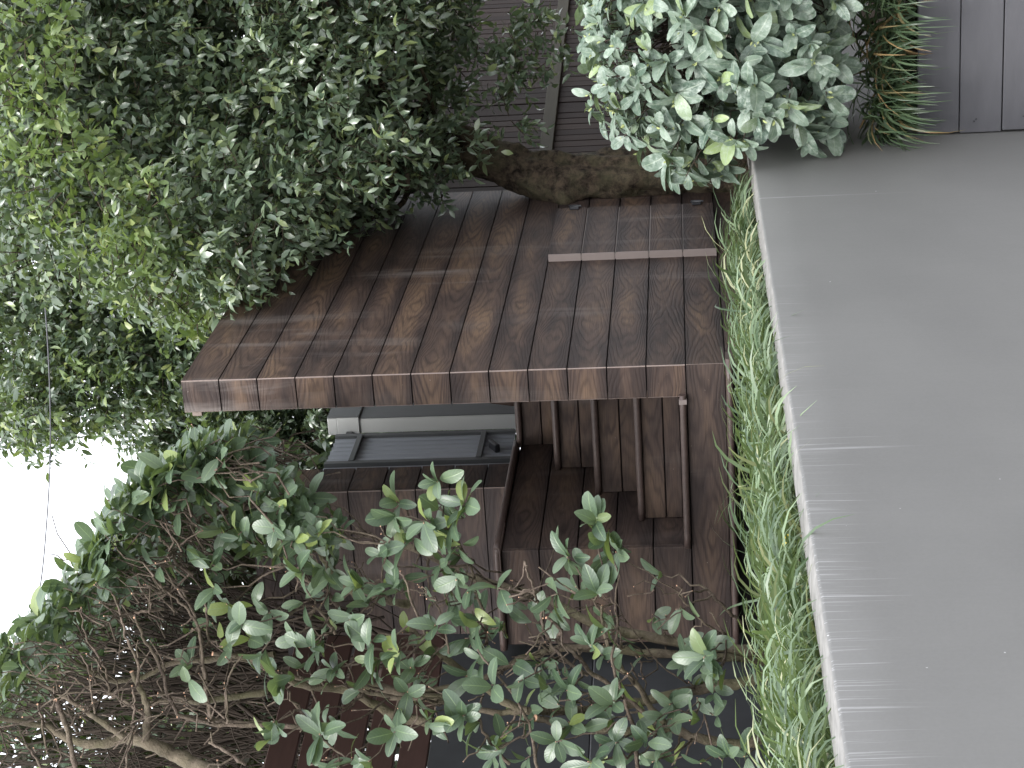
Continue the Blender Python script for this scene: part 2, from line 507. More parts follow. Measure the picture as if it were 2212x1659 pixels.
# ------------------------------------------------------------------ concrete front wall
def concrete_wall():
    # wall 0.2 m thick, its top edges slightly uneven
    ny = 160
    ys = np.linspace(-8.2, 7.6, ny)
    prof = [(.803, 0.0), (.803, 1.30), (.803, 1.437), (.799, 1.446), (.789, 1.450), (.63, 1.450), (.618, 1.446), (.612, 1.43), (.612, 1.2)]
    V = []
    for y in ys:
        w = .0035 * math.sin(y * 3.1) + .002 * math.sin(y * 11) + random.gauss(0, .0012)
        for k, (x, z) in enumerate(prof):
            V.append((x + (w if 2 <= k <= 7 else 0) * (.6 if k < 5 else 1.5), y, z + (random.gauss(0, .0008) if 2 <= k <= 7 else 0)))
    k = len(prof); Q = []
    for i in range(ny - 1):
        for j in range(k - 1):
            Q.append((i * k + j, (i + 1) * k + j, (i + 1) * k + j + 1, i * k + j + 1))
    me = mesh_np('concrete_wall', V, Q, smooth=False)
    me.materials.append(CONC); me.materials.append(plain_mat('weathered_wall_top', (.22, .214, .205), .85, .6, 18, .15, bumpy=.5))
    mi = [1 if (f % (k - 1)) in (3, 4, 5) else 0 for f in range(len(Q))]
    me.polygons.foreach_set('material_index', np.array(mi, np.int32))
    o = obj('concrete_wall', me)
    tag(o, 'smooth grey concrete retaining wall with white lime streaks below the grass strip', 'wall', kind='thing')
concrete_wall()

# ------------------------------------------------------------------ grey board wall (lower bed)
t = empty('board_wall', (.81, .844, 0), 'low grey painted board wall below the drooping grass clump', 'wall')
for i in range(4):
    z1 = .660 - i * .1985
    z0 = max(z1 - .1935, 0.004)
    me = box_mesh('board', 2.6, .045, z1 - z0, .003, (0, 0, 0))
    b = obj('board', me, SLEEP, t, (.812 + random.uniform(-.004, .004), .844 + random.uniform(-.003, .003), z0))
    for xx in ((.05,) if i == 0 else (.045, .05)):
        nb = obj('nail', box_mesh('nail', .007, .004, .008, .001), BLACK, None, (0, 0, 0))
        nb.parent = b; nb.location = (xx + random.uniform(0, .02), -.002, (z1 - z0) * random.uniform(.3, .7))
obj('backing', box_mesh('backing', 2.6, .02, .64, 0), CORE, t, (.815, .90, .004))

# ------------------------------------------------------------------ boards
PITCH_Z, GAP = .18, .006
ZTOP = 4.126
def board(parent, kind, length, z_top, x, y, axis, mat=WOOD, height=None, worn=None, thick=.024, jit=.0016, mitre=()):
    """axis 'x': runs along +x with its face towards -y; axis 'y': runs along +y with its face towards +x."""
    h = (height or PITCH_Z) - GAP
    me = box_mesh('board', length, thick, h, .0022, (0, 0, -h / 2), worn=worn, mitre=mitre)
    rz = 0 if axis == 'x' else math.pi / 2
    o = obj('board', me, [mat, WORN], parent)
    j = random.uniform(-jit, jit)
    o.location = (x, y + j, z_top - h / 2 - GAP / 2) if axis == 'x' else (x + j, y, z_top - h / 2 - GAP / 2)
    o.rotation_euler = (random.uniform(-.004, .004), 0, rz)
    return o

# --- tall wall beside the steps
t = empty('tall_timber_wall', (0, 0, 1.6), 'tall brown timber clad wall right of the steps with a small cupboard door', 'wall')
W1L = 3.15
obj('core', box_mesh('core', .104, W1L - .05, ZTOP - 1.62, 0), CORE, t, (-.130, .028, 1.612))
DOOR_Y0, DOOR_Y1, DOOR_Z1, DOOR_Z0 = 1.655, 2.575, 2.506, 1.606
for k in range(14):
    zt = ZTOP - k * PITCH_Z
    # right face: boards run back from the corner; face towards +x
    if zt <= DOOR_Z1 + .01:
        for (y0, y1) in ((.0, DOOR_Y0 - .004), (DOOR_Y1 + .004, W1L)):
            board(t, 'r', y1 - y0, zt, .0, y0, 'y', worn=(['x0y0'] if y0 == 0 else None), mitre=(('x0',) if y0 == 0 else ()), jit=.0006)
    else:
        board(t, 'r', W1L, zt, .0, .0, 'y', worn=['x0y0'], mitre=('x0',), jit=.0006)
    # end face towards the street
    if k < 13:
        board(t, 'e', .158, zt, -.158, .0, 'x', worn=['x0y0', 'x1y0'], mitre=('x1',), jit=.0006)
    if k == 13:
        board(t, 'r', W1L - .03, zt - PITCH_Z, -.004, .03, 'y')
    # back face
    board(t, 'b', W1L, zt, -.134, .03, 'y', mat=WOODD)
# boards with axis 'y' lie from x-thick to x: move handled by rotation (local y -> -x)
obj('cap_block', box_mesh('cap_block', .03, .05, .045, .002), WORN, t, (-.188, .03, ZTOP - .075))
# cupboard door, standing a little proud of the wall
dr = obj('door', box_mesh('door', .026, DOOR_Y1 - DOOR_Y0, DOOR_Z1 - DOOR_Z0 - .02, .001), DOOREDGE, t, (.002, DOOR_Y0, DOOR_Z0 + .01))
for k in range(5):
    zt = DOOR_Z1 - k * PITCH_Z
    b = board(None, 'd', DOOR_Y1 - DOOR_Y0 - .004, zt, .034, DOOR_Y0 + .002, 'y', mat=WOODD)
    b.data.materials[0] = WOOD
    b.parent = dr; b.matrix_parent_inverse = Matrix.Translation(-dr.location)
    e = obj('edge_trim', box_mesh('edge_trim', .046, .004, PITCH_Z - GAP, .0005), DOOREDGE, None, (0, 0, 0))
    e.location = (-.006, DOOR_Y0 - .0035, zt - PITCH_Z + GAP / 2)
    e.parent = dr; e.matrix_parent_inverse = Matrix.Translation(-dr.location)
for z in (2.40, 1.70):
    h = obj('hinge', box_mesh('hinge', .012, .075, .055, .004), BLACK, None)
    h.location = (.034, DOOR_Y1 - .05, z - .025)
    h.parent = dr; h.matrix_parent_inverse = Matrix.Translation(-dr.location)
    pn = Tubes(); pn.add([(0, 0, -.036), (0, 0, .036)], [.007, .007], 8)
    p = obj('hinge_pin', pn.mesh('hinge_pin'), [BLACK, BLACK], None, (.046, DOOR_Y1 - .012, z))
    p.parent = dr; p.matrix_parent_inverse = Matrix.Translation(-dr.location)

# --- steps
def nosing_mesh(length, depth, th):
    """Rounded-front slab along +x, front at y=0, top at z=0."""
    prof = []
    r = th / 2
    for a in range(7):
        an = math.pi / 2 + math.pi * a / 6
        prof.append((r + r * math.cos(an), -r + r * math.sin(an)))
    prof = [(depth, 0)] + prof + [(depth, -th)]
    n = len(prof)
    segs = 14
    V, Q = [], []
    for s in range(segs + 1):
        w = random.gauss(0, .0008)
        for (y, z) in prof: V.append((length * s / segs, y + w, z + random.gauss(0, .0005)))
    for s in range(segs):
        for j in range(n - 1):
            Q.append((s * n + j, s * n + j + 1, (s + 1) * n + j + 1, (s + 1) * n + j))
    me = bpy.data.meshes.new('nosing')
    me.from_pydata(V, [], Q + [tuple(range(n))[::-1], tuple(segs * n + j for j in range(n))])
    me.polygons.foreach_set('use_smooth', np.array([True] * len(Q) + [False, False]))
    return me

XC = -.91                # right-hand face of the planter block left of the steps
RISE, GOING = .2205, .3245
t = empty('timber_steps', (-.5, .3, 1.6), 'brown timber steps with rounded edges climbing between the tall wall and planter block', 'steps')
for k in range(5):
    z = 1.820 + k * RISE
    y = k * GOING
    ln = (-.160) - XC - .003 + (.0 if k else .02)
    nz = obj('step_edge', nosing_mesh(ln, .14 if k == 4 else GOING + .05, .032), NOSE, t, (XC + .0015, y - .032, z))
    obj('core', box_mesh('core', -.17 - XC, .02, z - .031 - 1.62, 0), CORE, t, (XC + .005, y + .035, 1.62))
    if k > 0:                                       # riser: a whole board under the edge and a cut one below
        zt = z - .032
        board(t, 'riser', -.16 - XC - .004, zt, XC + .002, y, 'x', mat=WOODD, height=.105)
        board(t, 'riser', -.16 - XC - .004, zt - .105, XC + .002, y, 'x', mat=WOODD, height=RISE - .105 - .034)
obj('spacer', box_mesh('spacer', .022, .03, .036, .001), DOOREDGE, t, (-.158 - .024, -.036, 1.7855))

# --- foot board that runs across below the wall end, the steps and the planter block
t = empty('foot_board', (-.7, 0, 1.57), 'long brown foot board with rounded lower edge under the steps, behind the grass', 'board')
board(t, 'x', 1.44, 1.786, -1.44, .0, 'x', mat=WOODD, mitre=('x1',), jit=.0)
obj('step_edge', nosing_mesh(1.47, .10, .032), NOSE, t, (-1.44, -.032, 1.606))
obj('backing', box_mesh('backing', 1.40, .02, .32, 0), CORE, t, (-1.42, .09, 1.30))

# --- planter block left of the steps
t = empty('planter_block', (-1.2, .6, 1.786), 'brown board clad block with slanting top edge left of the steps', 'planter')
for k in range(5):
    zt = 2.686 - k * PITCH_Z
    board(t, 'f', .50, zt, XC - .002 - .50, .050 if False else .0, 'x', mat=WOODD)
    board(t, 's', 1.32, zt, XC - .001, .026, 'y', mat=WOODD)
obj('core', box_mesh('core', .463, 1.27, .932, 0), CORE, t, (XC - .49, .035, 1.76))
obj('top_edge', nosing_mesh(.54, .30, .034), NOSE, t, (XC - .52, -.032, 2.722))
o = obj('top_edge', nosing_mesh(1.34, .30, .034), NOSE, t, (XC + .030, -.028, 2.7235), (0, 0, math.pi / 2))

# --- second clad wall behind the planter block
t = empty('clad_pier', (-1.3, 1.0, 2.72), 'brown board clad wall standing behind the planter block and the leafy shrub', 'wall')
for k in range(8):
    zt = ZTOP - k * PITCH_Z
    if zt < 2.8: continue
    board(t, 'f', 1.3, zt, -1.02 - 1.3, 1.0, 'x', mat=WOODD, worn=['x1y0'])
    board(t, 's', .29, zt, -1.02, 1.026, 'y', mat=WOOD)
obj('core', box_mesh('core', 1.25, .26, 1.40, 0), CORE, t, (-2.30, 1.027, 2.69))

# --- gate of ribbed steel and its post
t = empty('steel_gate', (-1.06, 1.3, 2.70), 'grey ribbed steel gate with dark rails behind the clad wall', 'gate')
gy0, gy1, gz0, gz1 = 1.325, 1.86, 2.76, 3.785
n = 9 * 8 + 1
V = []
for s in range(n):
    y = gy0 + (gy1 - gy0) * s / (n - 1)
    ph = (s % 8) / 8
    d = .018 if .2 < ph < .55 else (.0 if ph > .7 or ph < .05 else .009)
    V += [(-1.075 + d, y, gz0), (-1.075 + d, y, gz1)]
Q = [(2 * s, 2 * s + 2, 2 * s + 3, 2 * s + 1) for s in range(n - 1)]
obj('ribbed_sheet', mesh_np('ribbed_sheet', V, Q, smooth=False), GATE, t)
for z in (gz0 + .16, gz1 - .16):
    obj('rail', box_mesh('rail', .028, gy1 - gy0 - .16, .03, .002), GFRAME, t, (-1.064, gy0 + .14, z))
for y in (gy0, gy0 + .11, gy1 - .03):
    obj('stile', box_mesh('stile', .032, .035, gz1 - gz0, .002), GFRAME if y > gy0 else GATE, t, (-1.072, y, gz0))
obj('latch', box_mesh('latch', .05, .10, .03, .006), BLACK, t, (-1.05, gy0 + .22, gz0 + .06), (.5, 0, 0))

t = empty('gate_post', (-1.1, 2.13, 2.665), 'light grey square gate post with a wider cap beside the ribbed gate', 'post')
obj('shaft', box_mesh('shaft', .088, .60, 1.03, .003), POST, t, (-1.150, 2.14, 2.665))
obj('collar', box_mesh('collar', .110, .62, .13, .003), POST, t, (-1.158, 2.128, 3.695))
obj('cap', box_mesh('cap', .104, .61, .055, .003), POST, t, (-1.155, 2.132, 3.8255))
obj('side_shade_sheet', box_mesh('side_shade_sheet', .006, .62, 1.02, .001), GFRAME, t, (-1.061, 2.143, 2.668))  # dark sheet stands in for the shade on the post's right face
obj('collar_shade_sheet', box_mesh('collar_shade_sheet', .006, .625, .185, .001), GFRAME, t, (-1.047, 2.130, 3.695))  # same painted shade at the height of the collar
obj('bracket', box_mesh('bracket', .03, .03, .04, .004), GFRAME, t, (-1.162, 2.10, 3.735))

# --- slanting timber panel at the far side of the landing
V = [(-.875, 1.75, 2.66), (-.40, 1.75, 2.66), (-.40, 1.75, 3.25), (-.775, 1.75, 3.25),
     (-.875, 1.79, 2.66), (-.40, 1.79, 2.66), (-.40, 1.79, 3.25), (-.775, 1.79, 3.25)]
me = mesh_np('slanted_panel', V, [(0, 1, 2, 3), (5, 4, 7, 6), (4, 0, 3, 7), (1, 5, 6, 2), (3, 2, 6, 7), (4, 5, 1, 0)], smooth=False)
tag(obj('slanted_panel', me, plain_mat('pale_brown_panel', (.17, .115, .095), .6, .15, 8)), 'pale brown panel with a slanting edge between tall wall and gate post', 'panel')

# ------------------------------------------------------------------ left: grey wall and slatted screen
def along(p, ang):
    return Vector((math.sin(ang), math.cos(ang), 0))
GA = R(9.0)
gd = Vector((math.sin(GA), math.cos(GA), 0))
g0 = Vector((-1.50, .30, 0))
t = empty('grey_wall', (g0.x, g0.y, 1.38), 'dark slate grey panelled wall behind the stems of the leafy shrub', 'wall')
for (z0, z1) in ((1.36, 2.275), (2.283, 3.02)):
    for s in range(3):
        me = box_mesh('panel', 1.196, .05, z1 - z0, .003)
        obj('panel', me, GREYW, t, tuple(g0 - gd * 1.2 * (s + 1) + Vector((0, 0, z0))), (0, 0, math.pi / 2 - GA))
t = empty('slatted_screen', (g0.x, g0.y, 3.02), 'red brown horizontal slats on top of the grey wall behind the branches', 'screen')
for k in range(5):
    me = box_mesh('slat', 3.6, .03, .135, .004)
    obj('slat', me, SLAT, t, tuple(g0 - gd * 3.6 + Vector((0, 0, 3.026 + k * .155))), (0, 0, math.pi / 2 - GA))
for s in (.06, 1.8, 3.5):
    obj('upright', box_mesh('upright', .05, .05, .80, .003), CORE, t, tuple(g0 - gd * s + Vector((-.065, 0, 3.02))))

# ------------------------------------------------------------------ right: paling fence
FA = R(8.0)
fd = Vector((math.sin(FA), math.cos(FA), 0))
f0 = Vector((-.08, 3.25, 0))
t = empty('paling_fence', (f0.x, f0.y, 1.4), 'dark brown paling fence in shade behind the gnarled trunk', 'fence')
pal = box_mesh('paling', .092, .016, 2.55, .0025)
pal.materials.append(PALE)
for s in range(124):
    o = bpy.data.objects.new('paling', pal)
    link(o, t)
    o.location = f0 + fd * ((s // 2) * .1005 + (.05 if s % 2 else 0)) + Vector(((-.021 if s % 2 else 0) + random.uniform(-.002, .002), 0, 1.30 + random.uniform(-.015, .015)))
    o.rotation_euler = (random.uniform(-.001, .001), 0, math.pi / 2 - FA)
for z in (1.62, 2.60, 3.45):
    obj('rail', box_mesh('rail', 6.2, .045, .085, .004), RAIL, t, tuple(f0 + Vector((.045, 0, z)) + fd * -.0), (0, R(-.2), math.pi / 2 - FA))
# bleached boards low behind the dusty shrub
t = empty('low_board_fence', (.62, 1.6, 1.45), 'bleached beige boards showing through gaps in the pale dusty shrub', 'fence')
for k in range(3):
    obj('board', box_mesh('board', 3.0, .03, .115, .003), BEIGE, t, (.66, 1.9, 1.455 + k * .135), (0, 0, math.pi / 2))
obj('upright', box_mesh('upright', .06, .06, .55, .003), DTWIG, t, (.55, 2.6, 1.39))

# ------------------------------------------------------------------ leaves
def leaf_template(stations, width, fold=.22, curl=.18, obov=.0, wav=0.0):
    """Leaf of length 1 along +x; returns verts, quads, uv (u along, v across -1..1)."""
    V, UV, Q = [], [], []
    for i, s in enumerate(stations):
        w = width * math.sin(math.pi * s ** (1.0 + obov * .55)) ** (.62 if s < .5 else .50) if 0 < s < 1 else (.02 if s == 0 else .05)
        zc = -curl * s * s + .06 * math.sin(s * 3.1)
        for c in (-1, 0, 1):
            wv = wav * math.sin(i * 2.4 + c) if c else 0
            V.append((s, c * w * .5, zc + fold * abs(c) * w * .5 + wv))
            UV.append((s, c))
    n = len(stations)
    for i in range(n - 1):
        for c in (0, 1):
            a = i * 3 + c
            Q.append((a, a + 3, a + 4, a + 1))
    return np.array(V, np.float32), np.array(Q, np.int32), np.array(UV, np.float32)

BIG = [leaf_template((0, .07, .22, .42, .63, .82, .95, 1.0), w, f, c, ob, wv) for (w, f, c, ob, wv) in
       ((.46, .18, .12, .3, .008), (.50, .10, .22, .45, .012), (.42, .32, .05, .25, .0), (.48, .22, .32, .35, .014), (.54, .05, .10, .5, .01))]
SMALL = [leaf_template((0, .3, .65, 1.0), w, f, c, .1) for (w, f, c) in ((.42, .25, .15), (.36, .4, .3), (.46, .15, .05))]

def frames(D, Nn):
    """Rotation matrices whose x is D and z close to Nn."""
    D = D / np.maximum(np.linalg.norm(D, axis=1, keepdims=True), 1e-6)
    Y = np.cross(Nn, D); Y /= np.maximum(np.linalg.norm(Y, axis=1, keepdims=True), 1e-6)
    Z = np.cross(D, Y)
    return np.stack([D, Y, Z], 2)          # columns

def leaves_mesh(name, P, D, Nn, S, temps, rnd=None):
    P = np.asarray(P, float); D = np.asarray(D, float); Nn = np.asarray(Nn, float); S = np.asarray(S, float)
    if rnd is None: rnd = rng.random(len(P))
    M = frames(D, Nn)
    idx = rng.integers(0, len(temps), len(P))
    Vs, Qs, Us, Rs = [], [], [], []
    o = 0
    for k, (tv, tq, tu) in enumerate(temps):
        sel = np.where(idx == k)[0]
        if len(sel) == 0: continue
        v = np.einsum('nij,vj->nvi', M[sel], tv) * S[sel][:, None, None] + P[sel][:, None, :]
        nv = len(tv)
        q = tq[None] + (np.arange(len(sel)) * nv)[:, None, None] + o
        Vs.append(v.reshape(-1, 3)); Qs.append(q.reshape(-1, 4))
        Us.append(np.tile(tu, (len(sel), 1))); Rs.append(np.repeat(rnd[sel], nv))
        o += len(sel) * nv
    return mesh_np(name, np.concatenate(Vs), np.concatenate(Qs), np.concatenate(Us), np.concatenate(Rs))

def leaf_objects(parent, P, D, Nn, S, temps, mat, count):
    """The leaves nearest the street as objects of their own, the rest joined."""
    P = np.asarray(P, float); D = np.asarray(D, float); Nn = np.asarray(Nn, float); S = np.asarray(S, float)
    dist = np.linalg.norm(P - np.array(CAM), axis=1)
    order = np.argsort(dist / S)
    M = frames(D, Nn)
    meshes = []
    for k, (tv, tq, tu) in enumerate(temps):
        me = mesh_np('leaf', tv, tq, tu, np.zeros(len(tv)))
        me.materials.append(mat)
        meshes.append(me)
    for i in order[:count]:
        o = bpy.data.objects.new('leaf', meshes[rng.integers(0, len(temps))])
        mm = Matrix.Identity(4)
        for a in range(3):
            for b in range(3): mm[a][b] = M[i][a][b] * S[i]
            mm[a][3] = P[i][a] - parent.location[a]
        link(o); o.parent = parent
        o.matrix_basis = mm
    rest = order[count:]
    if len(rest):
        me = leaves_mesh('leaves', P[rest], D[rest], Nn[rest], S[rest], temps)
        tag(obj('leaves', me, mat, parent), kind='stuff')

def unit(v):
    v = np.asarray(v, float); return v / max(np.linalg.norm(v), 1e-9)

def rosette(c, axis, n, size, out, spread=(.5, 1.25), jit=.02):
    """n leaves whorled about a shoot tip."""
    axis = unit(axis)
    ref = np.array([0, 0, 1.0]) if abs(axis[2]) < .9 else np.array([1.0, 0, 0])
    a = unit(np.cross(axis, ref)); b = np.cross(axis, a)
    ph = random.uniform(0, 6.28)
    for k in range(n):
        an = ph + k * 2.4 + random.uniform(-.35, .35)
        sp = random.uniform(*spread)
        rad = a * math.cos(an) + b * math.sin(an)
        d = axis * math.cos(sp) + rad * math.sin(sp) + np.array([0, 0, -.18]) + np.random.normal(0, .18, 3)
        nn = axis * math.sin(sp) - rad * math.cos(sp) + np.array([0, 0, .45]) + np.random.normal(0, .38, 3)
        out.append((np.array(c) - axis * random.uniform(0, jit * 2) + np.random.normal(0, jit * .3, 3), d, nn, size * random.uniform(.62, 1.12)))
np.random.seed(5)

def unpack(L):
    return (np.array([l[0] for l in L]), np.array([l[1] for l in L]), np.array([l[2] for l in L]), np.array([l[3] for l in L]))

# ------------------------------------------------------------------ small-leaved trees and hedge
def nrm(a):
    return a / np.maximum(np.linalg.norm(a, axis=-1, keepdims=True), 1e-9)

def crown_leaves(blobs, n_sprigs, leaf, per=(7, 12), droop=.25, shell=.55, inner=.25):
    """Sprigs of small leaves on the outer part of overlapping blobs (centre, radius)."""
    C = np.array([list(b[0]) for b in blobs]); Rr = np.array([b[1] for b in blobs])
    w = Rr ** 2; w /= w.sum()
    m = n_sprigs * 4
    k = rng.choice(len(blobs), m, p=w)
    dv = nrm(rng.normal(0, 1, (m, 3)))
    isin = rng.random(m) < inner
    rad = Rr[k] * np.where(isin, rng.random(m) * .8, shell + (1 - shell) * rng.random(m))
    p = C[k] + dv * (rad * (1 + .22 * np.sin(dv[:, 0] * 9 + k) * np.sin(dv[:, 2] * 8 + 2 * k)))[:, None]
    dd = np.linalg.norm(C[None] - p[:, None], axis=2) / Rr[None]
    ok = isin | ((dd < .62).sum(1) <= 1)
    p = p[ok][:n_sprigs]; dv = dv[ok][:n_sprigs]
    m = len(p)
    ax = nrm(dv * .9 + np.array([0, 0, .35]) + rng.normal(0, .35, (m, 3)))
    ln = leaf * rng.uniform(1.6, 3.0, m)
    n = rng.integers(per[0], per[1], m)
    a = nrm(np.cross(ax, np.array([.3, .1, 1.0]))); b = np.cross(ax, a)
    P_, D_, N_, S_ = [], [], [], []
    for j in range(per[1]):
        e = n > j
        c = int(e.sum())
        if c == 0: break
        s_ = (j + .5) / n[e]
        q = p[e] + ax[e] * (ln[e] * (s_ - .3))[:, None]
        q[:, 2] -= droop * ln[e] * s_ ** 2
        an = j * 2.4 + rng.uniform(-.4, .4, c)
        rd = a[e] * np.cos(an)[:, None] + b[e] * np.sin(an)[:, None]
        P_.append(q); D_.append(nrm(ax[e] * .55 + rd * .85 + np.array([0, 0, -.28])))
        N_.append(np.array([0, 0, .6]) + ax[e] * .35 + rng.normal(0, .6, (c, 3)))
        S_.append(leaf * rng.uniform(.7, 1.2, c))
    T = list(zip(p - ax * (ln * .5)[:, None], p + ax * (ln * .7)[:, None]))
    return (np.concatenate(P_), np.concatenate(D_), np.concatenate(N_), np.concatenate(S_)), T

def small_tree(name, label, cat, base, blobs, n, leaf, mat, objs=0, trunk=None, young=None, per=(7, 12), inner=.25, shell=.55):
    t = empty(name, base, label, cat)
    L, T = crown_leaves(blobs, n, leaf, per, inner=inner, shell=shell)
    P, D, Nn, S = L
    if objs:
        leaf_objects(t, P, D, Nn, S, SMALL, mat, objs)
    else:
        tag(obj('crown', leaves_mesh('crown', P, D, Nn, S, SMALL), mat, t), kind='stuff')
    if young:
        Ly, Ty = crown_leaves(young[0], young[1], leaf * .95, (5, 9), droop=-.1, shell=.8, inner=.05)
        tag(obj('young_shoots', leaves_mesh('young_shoots', *Ly, SMALL), LEAF_Y, t), kind='stuff')
        T += Ty
    tb = Tubes()
    cen = [np.array(list(b[0])) for b in blobs]
    for (a, b) in T[::2]:
        tb.add([tuple(a), tuple((a + b) / 2 + rng.normal(0, .008, 3)), tuple(b)], [.004, .003, .0015], 3, False)
    root = np.array(base, float)
    mids = trunk if trunk else None
    for c in cen:
        if c[2] < 3.3: continue
        s0 = np.array(mids) if mids is not None else root
        m1 = s0 * .6 + c * .4 + rng.normal(0, .12, 3)
        m2 = s0 * .25 + c * .75 + rng.normal(0, .12, 3)
        tb.add(catmull([tuple(s0), tuple(m1), tuple(m2), tuple(c)], 4), list(np.linspace(.022, .006, 13)), 5, False)
    tag(obj('branches', tb.mesh('branches'), [TRUNK, TRUNK], t), kind='stuff')
    return t

def B(u, v, d, r): return (at(u, v, d), r)

A_bl = [B(1065, 400, 11.0, .30), B(1110, 330, 11.2, .40), B(1040, 500, 10.9, .22), B(1200, 260, 11.4, .50), B(1330, 200, 11.5, .55), B(1480, 150, 11.6, .6), B(1640, 120, 11.6, .6),
        B(1150, 520, 11.1, .46), B(1270, 430, 11.5, .52), B(1420, 380, 11.6, .55), B(1570, 330, 11.6, .55), B(1690, 330, 11.6, .5),
        B(1235, 660, 11.2, .44), B(1120, 620, 11.0, .30), B(1370, 600, 11.5, .42), B(1610, 600, 11.7, .5), B(1700, 500, 11.7, .4), B(1330, 790, 11.4, .36), B(1440, 740, 11.6, .42), B(1560, 780, 11.7, .42),
        B(1680, 780, 11.8, .4), B(1270, 800, 11.2, .24), B(1345, 910, 11.3, .20), B(1385, 960, 11.4, .14), B(1470, 890, 11.8, .26), B(1590, 920, 11.8, .24), B(1670, 930, 11.8, .2),
        B(1800, 150, 11.3, .7), B(1950, 350, 11.0, .7), B(1820, 550, 11.3, .6), B(2050, 100, 11.0, .8), B(1900, 750, 11.2, .5), B(2150, 500, 10.8, .7), B(1400, 880, 11.6, .24), B(1530, 860, 11.7, .3), B(1450, 960, 11.8, .14), B(1640, 880, 11.7, .3), B(1420, 550, 11.4, .4), B(1500, 620, 11.5, .36), B(1230, 560, 11.0, .4), B(1400, 700, 11.3, .36),
        B(1620, 1020, 11.9, .12), B(1550, 1060, 11.9, .09), B(1610, 1150, 11.7, .16), B(1520, 1180, 11.7, .07), B(1480, 1120, 11.9, .06), B(1570, 1210, 11.6, .09), B(1500, 1000, 11.9, .07)]
A_bl += [B(random.uniform(1400, 1700), random.uniform(920, 1120), random.uniform(11.5, 11.9), random.uniform(.06, .12)) for _ in range(14)]
A_bl += [B(1300, 965, 11.3, .13), B(1340, 1000, 11.35, .12), B(1270, 930, 11.2, .14)]
A_young = ([B(1060, 330, 10.8, .22), B(1010, 430, 10.8, .16), B(1000, 500, 10.8, .12), B(1120, 240, 10.9, .26), B(1240, 170, 11.0, .28), B(1360, 120, 11.1, .26), B(1500, 70, 11.2, .26), B(1090, 420, 10.7, .2), B(1170, 330, 10.8, .2)], 560)
A_young = (A_young[0] + [B(1110, 300, 9.9, .22), B(1060, 400, 10.0, .2), B(1200, 210, 9.9, .26), B(1300, 140, 9.9, .26), B(1420, 90, 9.9, .26), B(1560, 60, 9.9, .26), B(1030, 480, 10.2, .14), B(1190, 320, 9.8, .18)], A_young[1])
A_bl = [b for b in A_bl] + [(b[0] + Vector((.22, -.95, .10)), b[1] * .92) for b in A_bl[3:27] if b[0].z > 3.0]
tA = small_tree('evergreen_tree', 'large evergreen tree with gnarled trunk and bright tips overhanging the tall wall', 'tree',
                (.16, 3.05, 1.39), A_bl, 7600, .069, LEAF_A, 300, trunk=tuple(at(1300, 900, 11.9)), young=A_young, inner=.18)
far = [((2.5, 3.6, 4.4), .9), ((3.3, 2.6, 4.2), .9), ((2.6, 2.6, 3.3), .7), ((3.6, 3.6, 3.2), .9), ((3.2, 4.6, 4.6), 1.0), ((3.0, 3.4, 2.5), .8), ((3.7, 1.8, 3.2), .8), ((2.0, 4.6, 5.2), .9)]  # leaf masses out of view, added to keep sky light off the tall wall
Lf, Tf = crown_leaves(far, 1300, .12)
tag(obj('unseen_shade_crown', leaves_mesh('unseen_shade_crown', *Lf, SMALL), LEAF_A, tA), kind='stuff')
# gnarled trunk in front of the fence
tk = Tubes()
tp = [(.13, 3.02, 1.30), (.11, 3.00, 1.75), (.10, 2.98, 2.15), (.09, 2.98, 2.38), (.14, 3.0, 2.62), (.20, 3.04, 2.9), (.25, 3.1, 3.25), (.30, 3.2, 3.7)]
tr = [.17, .15, .148, .150, .135, .105, .095, .08]
pts = catmull(tp, 14)
rad = np.interp(np.linspace(0, len(tr) - 1, len(pts)), range(len(tr)), tr)
tk.add(pts, list(rad), 44, False)
pts = catmull([(.10, 2.99, 2.45), (.16, 3.02, 2.75), (.33, 3.06, 3.0), (.52, 3.1, 3.35), (.65, 3.2, 3.8)], 4)
tk.add(pts, list(np.linspace(.085, .04, len(pts))), 12, False)
me = tk.mesh('trunk')
co = np.zeros(len(me.vertices) * 3, np.float32); me.vertices.foreach_get('co', co); co = co.reshape(-1, 3)
ctr = np.array([.12, 3.0, 0])
for i, c in enumerate(co):
    a = math.atan2(c[1] - ctr[1], c[0] - ctr[0])
    w = .012 * math.sin(3 * a + c[2] * 3) + .010 * math.sin(7 * a - c[2] * 9) + .008 * math.sin(c[2] * 23 + a * 2)
    knob = .075 * math.exp(-((c[2] - 2.48) / .07) ** 2) * max(0, math.cos(a + 2.3)) ** 2 + .05 * math.exp(-((c[2] - 2.62) / .1) ** 2) * max(0, math.cos(a + 2.6))
    q = Vector((c[0] * 9, c[1] * 9, c[2] * 4)); q2 = Vector((c[0] * 26, c[1] * 26, c[2] * 11))
    w += .030 * mnoise.noise(q) + .016 * mnoise.noise(q2) - .010 * abs(mnoise.noise(q2 * 1.7))
    d = np.array([math.cos(a), math.sin(a), 0]) * (w + knob)
    co[i] += d
me.vertices.foreach_set('co', co.ravel()); me.update()
obj('trunk', me, [TRUNK, TRUNK], tA)

